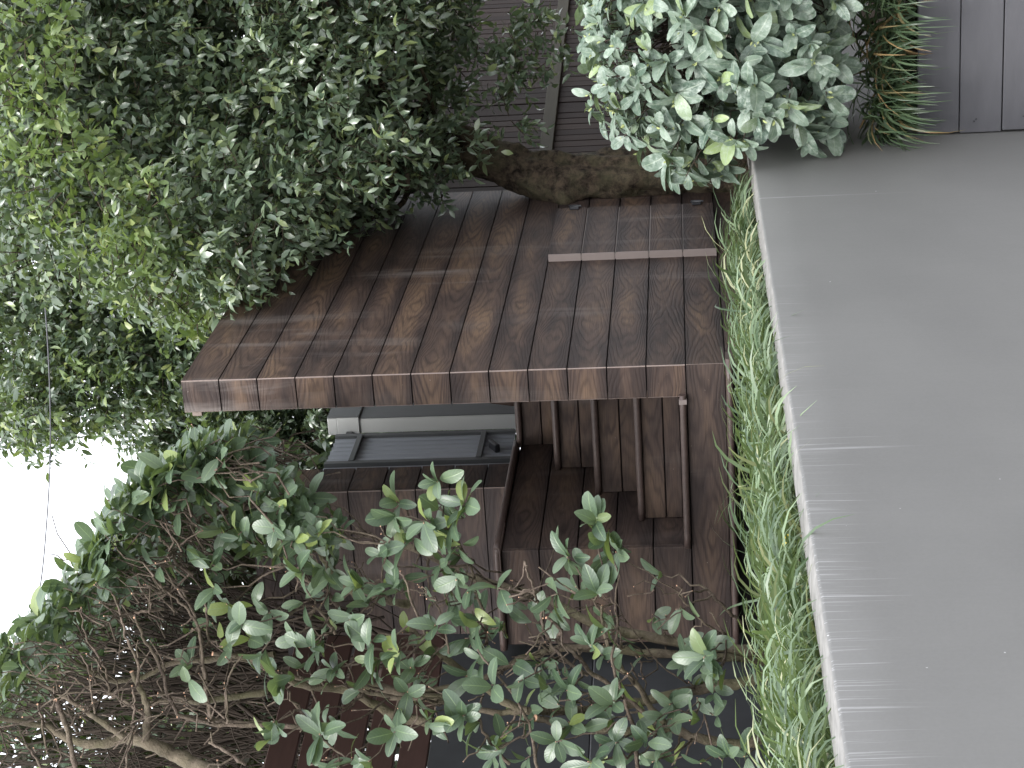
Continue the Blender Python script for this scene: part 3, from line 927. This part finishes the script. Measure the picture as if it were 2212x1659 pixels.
B_bl = []
for (u, v, r) in ((760, 30, .34), (820, 130, .44), (850, 240, .42), (880, -60, .7), (770, 90, .22), (980, 60, .7), (1120, 0, .75), (1290, -40, .75), (1450, -60, .75), (1620, -40, .75),
                  (920, 220, .6), (1010, 250, .6), (930, 380, .5), (1060, 300, .55), (1220, 180, .6), (1400, 160, .6), (1560, 150, .6), (1680, 200, .6), (880, 360, .42), (960, 500, .45), (1100, 480, .5),
                  (1250, 400, .5), (1420, 360, .5), (1580, 380, .5), (1300, 600, .5), (1450, 760, .45), (1620, 700, .5), (1540, 560, .3), (860, 430, .3)):
    B_bl.append(B(u, v, 14.6 + random.uniform(-.5, .7), r))
small_tree('evergreen_tree', 'tall darker evergreen tree at the back, top right, crossed by the cable', 'tree', (-.4, 6.4, 2.2), B_bl, 8200, .078, LEAF_B, 0,
           young=([B(760, 60, 14.0, .3), B(820, 200, 14.0, .3), B(870, 320, 14.0, .25), B(800, 330, 14.1, .12), B(770, 410, 14.2, .12)], 130), inner=.2)
C_bl = []
for (u, v, r) in ((700, 800, .4), (790, 820, .4), (740, 930, .4), (690, 1010, .4), (790, 1030, .4), (600, 900, .4), (480, 850, .4), (520, 1000, .4),(730, 340, .26), (660, 340, .24), (780, 420, .4), (690, 430, .36), (610, 400, .28), (740, 560, .45), (650, 560, .42), (780, 680, .45), (680, 690, .45), (590, 650, .42),
                  (540, 480, .36), (470, 560, .36), (560, 800, .4), (820, 520, .4), (400, 480, .3), (430, 700, .4), (300, 420, .34), (230, 560, .36), (120, 470, .4), (330, 640, .34), (60, 640, .36), (160, 700, .3), (-20, 520, .4), (20, 350, .34), (190, 380, .28), (-40, 300, .4), (-40, 760, .4)):
    C_bl.append(B(u, v, 15.2 + random.uniform(-.5, .6), r))
small_tree('evergreen_hedge', 'dense dark hedge of small glossy leaves behind the grey gate', 'hedge', (-4.2, 5.2, 2.2), C_bl, 6200, .072, LEAF_B, 0, inner=.3)

# ------------------------------------------------------------------ left shrub: big leaves on bare branches
tD = empty('large_shrub', (-1.12, -.55, 1.39), 'large multi stemmed shrub with big oval leaves and bare branches left of the steps', 'shrub')
def z8(x, y): return (561.8 - .3472 * y, 932.6 + .3472 * x)
def z7(x, y): return (507 - .3472 * y, 384 + .3472 * x)
def zA(x, y): return (561.8 - .3386 * y, .3386 * x)
def zB(x, y): return (891 - .3472 * y, .3472 * x)
limbs = [   # (reader, points along the limb from its foot, distance foot -> tip, width foot -> tip in metres)
 (z8, [(2080, 930), (1960, 890), (1600, 840), (1250, 780), (980, 705), (700, 560), (480, 500), (250, 430), (90, 350), (-100, 260), (-300, 220)], 8.75, 8.9, .060, .030),
 (z8, [(2080, 960), (1960, 935), (1500, 915), (1200, 890), (900, 870), (700, 900), (520, 960), (330, 1060), (150, 1115), (-150, 1150)], 8.75, 8.8, .048, .030),
 (z8, [(2080, 1040), (1930, 1090), (1700, 1120), (1500, 1160), (1300, 1210), (1100, 1240), (850, 1262), (600, 1262), (450, 1200), (200, 1020), (0, 870), (-150, 740)], 8.6, 8.5, .056, .030),
 (z8, [(600, 1262), (400, 1270), (200, 1235), (0, 1190), (-250, 1180), (-450, 1130)], 8.5, 8.6, .034, .022),
 (z8, [(2050, 1440), (1900, 1470), (1650, 1430), (1480, 1380), (1250, 1390), (1000, 1370), (800, 1340), (640, 1310)], 8.5, 8.45, .050, .034),
 (z8, [(1480, 1380), (1350, 1220), (1270, 1090), (1150, 960), (1100, 850), (1060, 700), (1060, 600)], 8.4, 8.2, .034, .012),
 (z8, [(1400, 1340), (1150, 1130), (980, 1010), (880, 900), (790, 830), (800, 750), (710, 680)], 8.4, 8.2, .026, .014),
 (z8, [(970, 1040), (800, 920), (700, 760), (680, 620), (640, 530), (600, 400), (580, 320)], 8.3, 8.15, .018, .012),
 (z8, [(1280, 1618), (1260, 1400), (1200, 1180), (1120, 960), (1160, 750), (1140, 600)], 8.2, 8.1, .022, .009),
 (z8, [(660, 1640), (600, 1340), (490, 1140), (280, 880)], 8.2, 8.1, .018, .009),
 (z8, [(340, 860), (340, 740), (290, 560), (240, 350), (110, 130)], 8.5, 8.35, .018, .010),
 (z8, [(1030, 570), (960, 560), (830, 490), (670, 365)], 8.2, 8.1, .010, .007),
 (z8, [(1830, 800), (1700, 720), (1600, 620), (1540, 525)], 8.4, 8.3, .012, .006),
 (z8, [(1930, 720), (1850, 650), (1715, 510)], 8.5, 8.45, .017, .015),
 (z8, [(1850, 800), (1790, 740), (1730, 640)], 8.4, 8.35, .010, .008),
 (z8, [(1590, 1100), (1400, 950), (1240, 740), (1150, 600)], 8.6, 8.5, .008, .005),
 (z8, [(1760, 1560), (1700, 1300), (1650, 1180)], 8.3, 8.25, .012, .007),
 (z7, [(1700, 1040), (1450, 1010), (1250, 960), (1000, 960), (780, 950), (560, 830), (400, 760), (220, 750)], 8.8, 8.7, .052, .022),
 (z7, [(1560, 1180), (1350, 1130), (1100, 1000), (900, 950), (650, 870), (400, 780)], 8.9, 8.8, .055, .030),
 (z7, [(1640, 740), (1400, 740), (1200, 720)], 8.6, 8.5, .020, .014),
 (z7, [(2060, 1440), (1920, 1260), (1870, 1130), (1900, 1000)], 8.2, 8.1, .018, .010),
 (z7, [(1150, 420), (1000, 280), (920, 170), (860, 100), (700, 120), (590, 150)], 8.9, 8.8, .050, .030),
 (z7, [(1440, 440), (1300, 420), (1050, 300), (930, 200)], 9.0, 8.9, .045, .035),
 (z7, [(1000, 460), (920, 350), (800, 290), (670, 210)], 8.4, 8.3, .022, .013),
 (z7, [(980, 620), (900, 500), (840, 450)], 8.4, 8.35, .018, .012),
 (z7, [(1300, 400), (1270, 290), (1310, 60)], 8.4, 8.3, .016, .010),
 (z7, [(1570, 660), (1500, 560), (1430, 330), (1380, 230)], 8.3, 8.2, .016, .010),
 (z7, [(1690, 770), (1680, 680), (1620, 470), (1540, 350)], 8.4, 8.3, .012, .008),
 (z7, [(220, 1180), (180, 1000), (150, 700), (90, 480), (0, 350)], 8.3, 8.2, .022, .010),
 (z7, [(900, 1210), (700, 1200), (400, 1180), (200, 1160), (0, 1140)], 8.5, 8.4, .026, .020),
 (z7, [(550, 985), (350, 1020), (150, 1050), (0, 1040), (-200, 1060)], 8.7, 8.6, .036, .022),
 (z7, [(720, 1050), (920, 1300), (1080, 1420)], 8.2, 8.15, .013, .009),
 (zA, [(1500, 1760), (1290, 1659), (1100, 1570), (950, 1500), (800, 1470), (620, 1510), (450, 1480), (300, 1400), (50, 1350), (-100, 1330)], 8.2, 8.5, .085, .020),
 (zA, [(800, 1470), (640, 1360), (560, 1300), (450, 1230), (300, 1140), (150, 1060)], 8.2, 8.4, .034, .012),
 (zA, [(840, 1450), (850, 1360), (860, 1250), (845, 1130)], 8.15, 8.05, .015, .010),
 (zA, [(930, 1480), (945, 1340), (930, 1230), (880, 1130), (840, 1050)], 8.2, 8.1, .040, .022),
 (zA, [(880, 1140), (885, 1000), (830, 880), (790, 780), (760, 640), (720, 545)], 8.1, 8.0, .018, .009),
 (zA, [(930, 1330), (830, 1250), (720, 1200), (600, 1170), (480, 1090), (380, 1040)], 8.2, 8.2, .020, .010),
 (zA, [(700, 1190), (690, 1090), (650, 980), (570, 860), (530, 760)], 8.15, 8.05, .015, .009),
 (zA, [(700, 1190), (600, 1090), (540, 980), (460, 870)], 8.2, 8.1, .012, .008),
 (zA, [(610, 1310), (580, 1180), (575, 1075)], 8.1, 8.0, .012, .010),
 (zA, [(480, 1659), (450, 1500), (400, 1330), (355, 1220)], 8.0, 7.9, .028, .024),
 (zA, [(300, 1560), (260, 1330), (240, 1250)], 8.1, 8.0, .012, .010),
 (zA, [(260, 1659), (180, 1530), (100, 1470)], 8.0, 7.9, .012, .008),
 (zA, [(1850, 1390), (1600, 1385), (1350, 1375), (1130, 1315)], 8.4, 8.3, .026, .020),
 (zA, [(1130, 1315), (1070, 1180), (1020, 1000), (930, 860), (890, 760), (860, 700)], 8.25, 8.1, .020, .013),
 (zA, [(1350, 1375), (1330, 1280), (1290, 1000), (1280, 820), (1220, 680), (1100, 560), (1020, 500)], 8.3, 8.2, .022, .010),
 (zA, [(1450, 1380), (1440, 1250), (1460, 1080), (1540, 940)], 8.2, 8.1, .014, .008),
 (zA, [(1440, 1340), (1250, 1200), (1130, 1180), (950, 1195)], 8.2, 8.1, .012, .007),
 (zA, [(1130, 1210), (1080, 1260), (1030, 1310)], 8.1, 8.05, .007, .005),
 (zA, [(1750, 940), (1500, 960), (1300, 970), (1100, 990), (900, 1080), (700, 1100), (450, 970)], 8.8, 8.7, .036, .022),
 (zA, [(1700, 1170), (1450, 1215), (1250, 1230), (1000, 1190)], 8.6, 8.5, .034, .024),
 (zA, [(1330, 880), (1320, 700), (1310, 560)], 8.3, 8.2, .016, .010),
 (zA, [(1200, 600), (1150, 520), (1030, 420)], 8.3, 8.2, .012, .008),
 (zA, [(1230, 430), (1130, 350), (1100, 290), (1060, 230), (1015, 180)], 8.3, 8.2, .018, .013),
 (zA, [(1100, 260), (1180, 210), (1290, 140)], 8.25, 8.2, .010, .008),
 (zA, [(1100, 310), (950, 315), (820, 320)], 8.3, 8.2, .008, .006),
 (zA, [(1040, 650), (930, 660), (820, 685), (700, 640), (640, 605)], 8.2, 8.1, .016, .009),
 (zA, [(1030, 545), (930, 550), (840, 540)], 8.15, 8.1, .012, .009),
 (zA, [(1390, 1659), (1385, 1610)], 8.0, 7.95, .012, .010),
 (zA, [(1570, 1640), (1450, 1560), (1330, 1490)], 8.0, 7.95, .020, .013),
 (zB, [(1500, 700), (1300, 680), (1200, 600), (1150, 540)], 8.5, 8.5, .018, .012),
 (zB, [(1250, 660), (1100, 720), (1020, 760), (970, 750)], 8.4, 8.4, .014, .012),
 (zB, [(1700, 900), (1500, 960), (1300, 980), (1150, 900), (1050, 880)], 8.5, 8.6, .022, .010),
]
T1 = Tubes(); T2 = Tubes()
limb_pts = []
for rd, pts, d0, d1, w0, w1 in limbs:
    n = len(pts)
    P3 = []
    for i, p in enumerate(pts):
        u, v = rd(*p)
        dd = d0 + (d1 - d0) * i / (n - 1) + random.uniform(-.04, .04)
        P3.append(at(u, v, dd))
    cp = catmull(P3, 5)
    r = np.linspace(w0, w1, len(cp)) * .44
    r = r * (1 + .10 * np.sin(np.arange(len(cp)) * 1.7 + random.random() * 6))
    cp = [p + Vector((random.gauss(0, .0025), random.gauss(0, .0025), random.gauss(0, .0025))) for p in cp]
    (T1 if w0 >= .03 else T2).add(cp, list(r), 9 if w0 >= .03 else 6)
    for p, rr in zip(cp[1:], r[1:]): limb_pts.append((np.array(p), rr))
LP = np.array([p for p, _ in limb_pts])

def twig(a, b, r0, r1, kink=.02, n=5, tubes=T2):
    a = np.array(a); b = np.array(b); ln = np.linalg.norm(b - a)
    pts = [tuple(a)]
    for i in range(1, n):
        s = i / n
        pts.append(tuple(a + (b - a) * s + rng.normal(0, kink * ln, 3) + np.array([0, 0, -.06 * ln * math.sin(s * 3.14)])))
    pts.append(tuple(b))
    tubes.add([Vector(p) for p in pts], list(np.linspace(r0, r1, n + 1)), 5)

LD = []
viewdir = np.array(-fwd)
def put(u, v, d, n, size=.130, axis=None, spread=(.5, 1.25), link_twig=True):
    c = np.array(at(u, v, d))
    ax = unit(viewdir * random.uniform(.2, .8) + np.array([random.uniform(-.5, .5), random.uniform(-.2, .2), random.uniform(.1, .8)])) if axis is None else axis
    rosette(c, ax, n, size, LD, spread)
    if link_twig:
        j = np.argmin(np.linalg.norm(LP - (c + np.array([0, .12, -.12])), axis=1))
        a = LP[j]
        if np.linalg.norm(a - c) < .9:
            twig(a, c, min(.006, limb_pts[j][1]), .0028, .05)
# clusters seen in the photograph (u, v, distance, leaf count)
for (x, y, d, n) in ((945, 1045, 8.2, 7), (1000, 1085, 8.15, 8), (975, 1120, 8.2, 6), (915, 1130, 8.2, 5), (960, 1160, 8.25, 4), (1285, 1130, 8.1, 8), (1310, 1165, 8.1, 7), (1225, 1205, 8.15, 6), (1330, 1190, 8.15, 5), (1260, 1230, 8.2, 5),
                     (1075, 1268, 8.2, 3), (1010, 1285, 8.25, 5), (985, 1255, 8.2, 3), (1025, 1350, 8.25, 4), (1190, 1290, 8.2, 4), (1290, 1285, 8.1, 4), (1275, 1395, 8.1, 6), (1300, 1360, 8.1, 3), (1320, 1515, 8.05, 5), (1225, 1490, 8.1, 4),
                     (1520, 1420, 8.15, 8), (1545, 1450, 8.15, 5), (1480, 1290, 8.3, 1), (1330, 1600, 8.05, 5), (1395, 1595, 8.05, 5), (1540, 1500, 8.2, 3), (1490, 1560, 8.1, 3), (1120, 1470, 8.0, 2), (1055, 1480, 8.05, 3), (1000, 1545, 8.05, 6),
                     (930, 1560, 8.05, 4), (850, 1585, 8.05, 4), (860, 1405, 8.2, 4), (800, 1385, 8.2, 4), (835, 1450, 8.2, 3), (755, 1335, 8.25, 5), (790, 1300, 8.3, 4), (640, 1385, 8.2, 3), (610, 1465, 8.1, 8), (590, 1560, 8.1, 5),
                     (690, 1580, 8.1, 5), (560, 1410, 8.2, 3), (520, 1345, 8.2, 3), (480, 1400, 8.2, 3), (455, 1220, 8.2, 6), (460, 1275, 8.2, 4), (335, 1225, 8.2, 2), (400, 1470, 8.1, 2), (1030, 1430, 8.3, 4), (880, 1500, 8.3, 3),
                     (1150, 1350, 8.4, 3), (770, 1260, 8.3, 6), (820, 1200, 8.3, 6), (700, 1290, 8.4, 4), (870, 1265, 8.35, 5), (950, 1220, 8.35, 5), (1200, 1600, 8.1, 5), (1270, 1640, 8.0, 6), (1070, 1620, 8.1, 4), (760, 1640, 8.1, 3),
                     (1420, 1560, 8.2, 3), (1560, 1640, 8.1, 4), (580, 1330, 8.3, 4), (650, 1300, 8.3, 4), (700, 1470, 8.4, 3), (930, 1400, 8.4, 3), (990, 1180, 8.3, 4), (850, 1120, 8.3, 5), (880, 1160, 8.3, 4)):
    put(1659 - y + random.uniform(-6, 6), x, d, n)
    if random.random() < .55: put(1659 - y + random.uniform(-55, 55), x + random.uniform(-55, 55), d + random.uniform(.05, .35), random.randint(3, 5), .13)
for i in range(46):
    put(random.uniform(0, 420), random.uniform(640, 1560), random.uniform(8.15, 8.7), random.randint(2, 5), random.uniform(.10, .13))
# thick leafy end towards the wall
for i in range(105):
    s = random.random()
    v = 400 + 330 * s
    u = np.interp(v, [400, 430, 520, 600, 700, 740], [715, 725, 692, 645, 596, 560]) - 190 * random.random() ** 1.2 - 12
    put(u, v, random.uniform(8.15, 9.0), random.randint(4, 7), random.uniform(.10, .13))
# clipped leafy top, a layer that runs back into the garden
edge = [(-140, -420), (60, -250), (180, -130), (309, 0), (400, 75), (449, 110), (500, 160), (569, 205), (620, 250), (665, 290), (690, 345), (715, 430)]
def edge_at(s):
    s = s * (len(edge) - 1); i = min(int(s), len(edge) - 2); f = s - i
    return edge[i][0] * (1 - f) + edge[i + 1][0] * f, edge[i][1] * (1 - f) + edge[i + 1][1] * f
for i in range(640):
    s = random.random() ** .85
    u, v = edge_at(s)
    dep = random.uniform(8.0, 9.9)
    # the layer keeps one height: a point further back is moved out along the same clipped slope
    p0 = np.array(at(u - 10, v + 26, 8.1))
    hd = np.array([-math.sin(YAW), math.cos(YAW), 0])
    c = p0 + hd * (dep - 8.1) + np.array([0, 0, -abs(random.gauss(0, .09)) + .12 * (dep - 8.0)])
    c += np.array([-abs(random.gauss(0, .08)), 0, 0])
    ax = unit(np.array([random.uniform(.0, .7), random.uniform(-.6, .2), random.uniform(.3, 1.0)]))
    rosette(c, ax, random.randint(4, 7), random.uniform(.10, .14), LD, (.4, 1.4), .03)
    if random.random() < .6:
        b = c + np.array([random.uniform(-.25, .1), random.uniform(-.1, .1), random.uniform(-.35, -.12)])
        twig(b, c, .0045, .0025, .08, 4)
# brittle pruned twigs
for i in range(230):
    j = random.randrange(len(LP))
    p = LP[j]
    if p[2] < 1.75: continue
    d = unit(np.array([random.uniform(-.6, .8), random.uniform(-.8, .1), random.uniform(-.15, 1.0)]))
    ln = random.uniform(.05, .26)
    e = p + d * ln
    twig(p, e, min(.005, limb_pts[j][1] * .8), .0032, .07, 4)
    if random.random() < .35: twig(p + d * ln * .55, p + d * ln * .55 + unit(d + rng.normal(0, .6, 3)) * ln * .45, .0032, .0025, .06, 3)
obj('limbs', T1.mesh('limbs'), [BARK, CUT], tD)
tag(obj('twigs', T2.mesh('twigs'), [TWIG, CUT], tD), kind='stuff')
leaf_objects(tD, *unpack(LD), BIG, LEAF_D, 300)

# ------------------------------------------------------------------ dense twiggy shrub behind it
def roof_v(u): return float(np.interp(u, [e[0] for e in edge], [e[1] for e in edge]))
tE = empty('twiggy_shrub', tuple(at(60, 1400, 10.6)), 'dark thicket of close thin stems behind the large shrub, top left', 'shrub')
T3 = Tubes()
for i in range(210):
    u0 = random.uniform(-120, 330); v0 = random.uniform(560, 900)
    u1 = u0 + random.uniform(-170, 240); v1 = max(random.uniform(-60, 330) + max(0, (u1 - 200)) * .55, roof_v(u1) + 60)
    d0 = random.uniform(9.9, 11.2)
    a = np.array(at(u0, v0, d0)); b = np.array(at(u1, v1, d0 + random.uniform(-.5, .3)))
    w = random.choice((.004, .005, .006, .009, .012))
    twig(a, b, w, w * .5, .025, 5, T3)
for i in range(200):
    u0 = random.uniform(-80, 460); v0 = random.uniform(150, 760)
    a = np.array(at(u0, v0, random.uniform(9.4, 11.2)))
    b = a + unit(rng.normal(0, 1, 3) + np.array([0, 0, .4])) * random.uniform(.15, .5)
    twig(a, b, .004, .0025, .05, 4, T3)
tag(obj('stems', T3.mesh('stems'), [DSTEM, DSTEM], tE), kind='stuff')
LE = []; LI = []
for i in range(260):
    u = random.uniform(-160, 480); v = random.uniform(max(-60, roof_v(u) + 90), 760)
    d = random.uniform(10.9, 12.4)
    rosette(np.array(at(u, v, d)), unit(rng.normal(0, 1, 3) + np.array([0, 0, .6])), random.randint(4, 7), .11, LE, (.4, 1.4))
for i in range(10500):                     # dead inner leaves, deep shade put into their dark colour
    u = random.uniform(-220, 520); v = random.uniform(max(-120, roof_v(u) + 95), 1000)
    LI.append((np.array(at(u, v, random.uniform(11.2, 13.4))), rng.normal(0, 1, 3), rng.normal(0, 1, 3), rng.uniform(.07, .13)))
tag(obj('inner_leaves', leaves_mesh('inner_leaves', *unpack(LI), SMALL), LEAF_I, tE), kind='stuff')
for i in range(300):                      # its roof of leaves
    s = random.random()
    u, v = edge_at(s)
    c = np.array(at(u - 60, v + 120, 10.2)) + np.array([0, 0, random.uniform(-.1, .15)]) + np.array([-math.sin(YAW), math.cos(YAW), 0]) * random.uniform(-.6, 1.6)
    rosette(c, unit(rng.normal(0, .5, 3) + np.array([0, 0, 1.0])), random.randint(4, 7), .12, LE, (.4, 1.4))
tag(obj('leaves', leaves_mesh('leaves', *unpack(LE), [BIG[0], BIG[3]]), LEAF_D, tE), kind='stuff')

# ------------------------------------------------------------------ right shrub with pale dusty leaves
tF = empty('dusty_shrub', (1.25, 1.75, .66), 'rounded shrub with large pale dusty leaves in the low bed', 'shrub')
LF = []; T4 = Tubes(); BD = []
FC = np.array([1.46, .95, 1.58]); FR = np.array([.74, .70, .63])
root = np.array([1.45, 1.25, .66])
for i in range(1050):
    dv = unit(rng.normal(0, 1, 3))
    if dv[1] > .6: continue
    k = 1.0 - .42 * rng.random() ** 1.6
    box = 1 / max(abs(dv)) ** .62                # clipped: fuller than an ellipsoid
    lump = 1 + .07 * math.sin(dv[0] * 7 + 1) * math.sin(dv[2] * 6 + .5)
    c = FC + dv * FR * k * lump * min(box, 1.22)
    if c[0] < .90 and c[2] < 1.55: continue
    if c[2] < 1.06 or c[0] > 2.6: continue
    ax = unit(dv + np.array([0, -.15, .25]) + rng.normal(0, .25, 3))
    sz = rng.uniform(.085, .12) if c[2] > 1.85 else rng.uniform(.12, .165)
    rosette(c, ax, random.randint(4, 7), sz, LF, (.55, 1.35), .02)
    if k > .8:
        for q in range(random.randint(1, 3)):
            BD.append((c + ax * .012 + rng.normal(0, .006, 3), unit(ax + rng.normal(0, .4, 3)), ax, rng.uniform(.015, .03)))
    st = FC + dv * FR * .45 + np.array([0, .08, -.12])
    twig(st, c, .0045, .0025, .06, 4, T4)
for i in range(9):
    an = rng.uniform(0, 6.28)
    e = FC + np.array([math.cos(an) * .5, math.sin(an) * .4, rng.uniform(-.1, .4)])
    twig(root + np.array([rng.uniform(-.12, .12), rng.uniform(-.1, .1), 0]), e, .013, .006, .06, 6, T4)
tag(obj('stems', T4.mesh('stems'), [DTWIG, DTWIG], tF), kind='stuff')
tag(obj('buds', leaves_mesh('buds', *unpack(BD), [SMALL[0]]), BUD, tF), kind='stuff')
leaf_objects(tF, *unpack(LF), BIG, LEAF_F, 300)

# ------------------------------------------------------------------ strap-leaved grass
def blades(clumps, per, ln, wd, lean, spread, seg=6, zmin=None):
    """Arching strap leaves; lean = mean direction of the fall."""
    V, Q, U, Rn = [], [], [], []
    for (c, k) in clumps:
        for i in range(int(per * k)):
            an = rng.uniform(0, 6.28)
            out = np.array([math.cos(an), math.sin(an), 0]) * spread * rng.uniform(.2, 1) + np.array(lean) * rng.uniform(.3, 1.3)
            L = ln * rng.uniform(.6, 1.25)
            w = wd * rng.uniform(.7, 1.25)
            up = rng.uniform(.8, 1.2)
            base = np.array(c) + rng.normal(0, .018, 3) * np.array([1, 1, 0])
            on = np.linalg.norm(out[:2]) + 1e-6
            side = np.array([-out[1], out[0], 0]) / on
            side = unit(side + np.array([0, 0, 1.0]) * rng.normal(0, .75) + rng.normal(0, .12, 3))
            bend = rng.uniform(.7, 1.6)
            p = base.copy(); ang = math.atan2(up, on)
            o = len(V); r = rng.random()
            dirh = np.array([out[0], out[1], 0]) / on
            for s in range(seg + 1):
                f = s / seg
                ww = w * (1 - f ** 2.4) * (0.7 + .6 * min(f * 3, 1)) * .5 + .0004
                V.append(p - side * ww); V.append(p + side * ww)
                U.append((f, -1)); U.append((f, 1)); Rn += [r, r]
                a = ang - bend * 1.9 * f ** 1.3
                p = p + (dirh * math.cos(a) + np.array([0, 0, 1]) * math.sin(a)) * L / seg
            for s in range(seg):
                a = o + 2 * s
                Q.append((a, a + 1, a + 3, a + 2))
    return mesh_np('grass', V, Q, U, Rn)

cl = []
y = -7.0
while y < 1.0:
    for x in np.arange(.02, .53, .105):
        if rng.random() < .93:
            cl.append(((x + rng.uniform(-.04, .04), y + rng.uniform(-.05, .05), 1.385), rng.uniform(.7, 1.3)))
    y += .12
y = -7.0
while y < -.25:
    for x in np.arange(-.75, .0, .15):
        if rng.random() < .8:
            cl.append(((x + rng.uniform(-.06, .06), y + rng.uniform(-.05, .05), 1.385), rng.uniform(.5, 1.0)))
    y += .16
o = obj('grass', blades(cl, 11, .36, .0112, (.80, -.02, 0), .42), GRASS)
tag(o, 'strip of bright green arching strap grass along the top of the concrete wall', 'grass', kind='stuff')
# a few long leaves that hang over the wall edge
cl = [((rng.uniform(.45, .60), y_, 1.39), 1) for y_ in rng.uniform(-6, .3, 26)]
o = obj('grass', blades(cl, 1.2, .42, .011, (.75, -.3, 0), .25, 8), GRASS)
tag(o, 'long single grass leaves hanging over the edge of the concrete wall', 'grass', kind='stuff')
# drooping clump above the grey boards
cl = []
for i in range(70):
    x = rng.uniform(.86, 2.1); cl.append(((x, rng.uniform(.90, 1.12), .66), rng.uniform(.6, 1.2)))
for i in range(26):
    x = rng.uniform(.84, 1.1); cl.append(((x, rng.uniform(.88, 1.0), .66), rng.uniform(.8, 1.3)))
o = obj('grass', blades(cl, 7, .56, .0125, (-.10, -.62, 0), .8, 8), GRASSD)
tag(o, 'dark drooping grass clump with brown tips above the grey board wall', 'grass', kind='stuff')

# ------------------------------------------------------------------ fallen leaves on the soil
LL = []
for i in range(1500):
    x = rng.uniform(.42, .61) if rng.random() < .6 else rng.uniform(-.9, .5)
    p = np.array([x, rng.uniform(-6.5, .4), 1.395 + rng.random() * .025])
    LL.append((p, rng.normal(0, 1, 3) * np.array([1, 1, .3]), np.array([0, 0, 1]) + rng.normal(0, .5, 3), rng.uniform(.03, .075)))
o = obj('leaf_litter', leaves_mesh('leaf_litter', *unpack(LL), [SMALL[1], BIG[3]]), LITTER)
tag(o, 'brown dead leaves and stems on the soil behind the wall edge', 'leaf litter', kind='stuff')
for i, (u, v, d, lab) in enumerate(((475, 1690, 6.4, 'small yellow fallen leaf caught in the grass strip near the shrub stems'),)):
    p = at(u, v, d)
    tv, tq, tu = BIG[0]
    me = mesh_np('fallen_leaf', tv * .055, tq, tu)
    o = obj('fallen_leaf', me, YELLOW, None, tuple(p), (1.1, .4, .8))
    tag(o, lab, 'leaf')

# ------------------------------------------------------------------ overhead cable
pts = [at(u, v, 13) for (u, v) in ((2050, -60), (1659, 14), (1380, 56), (1110, 87), (900, 104), (702, 109), (520, 100), (360, 82), (100, 32), (-300, -70))]
tb = Tubes(); cp = catmull(pts, 6)
tb.add(cp, [.0052] * len(cp), 6, False)
tag(obj('overhead_cable', tb.mesh('overhead_cable'), [WIRE, WIRE]), 'thin sagging overhead cable across the sky', 'cable')
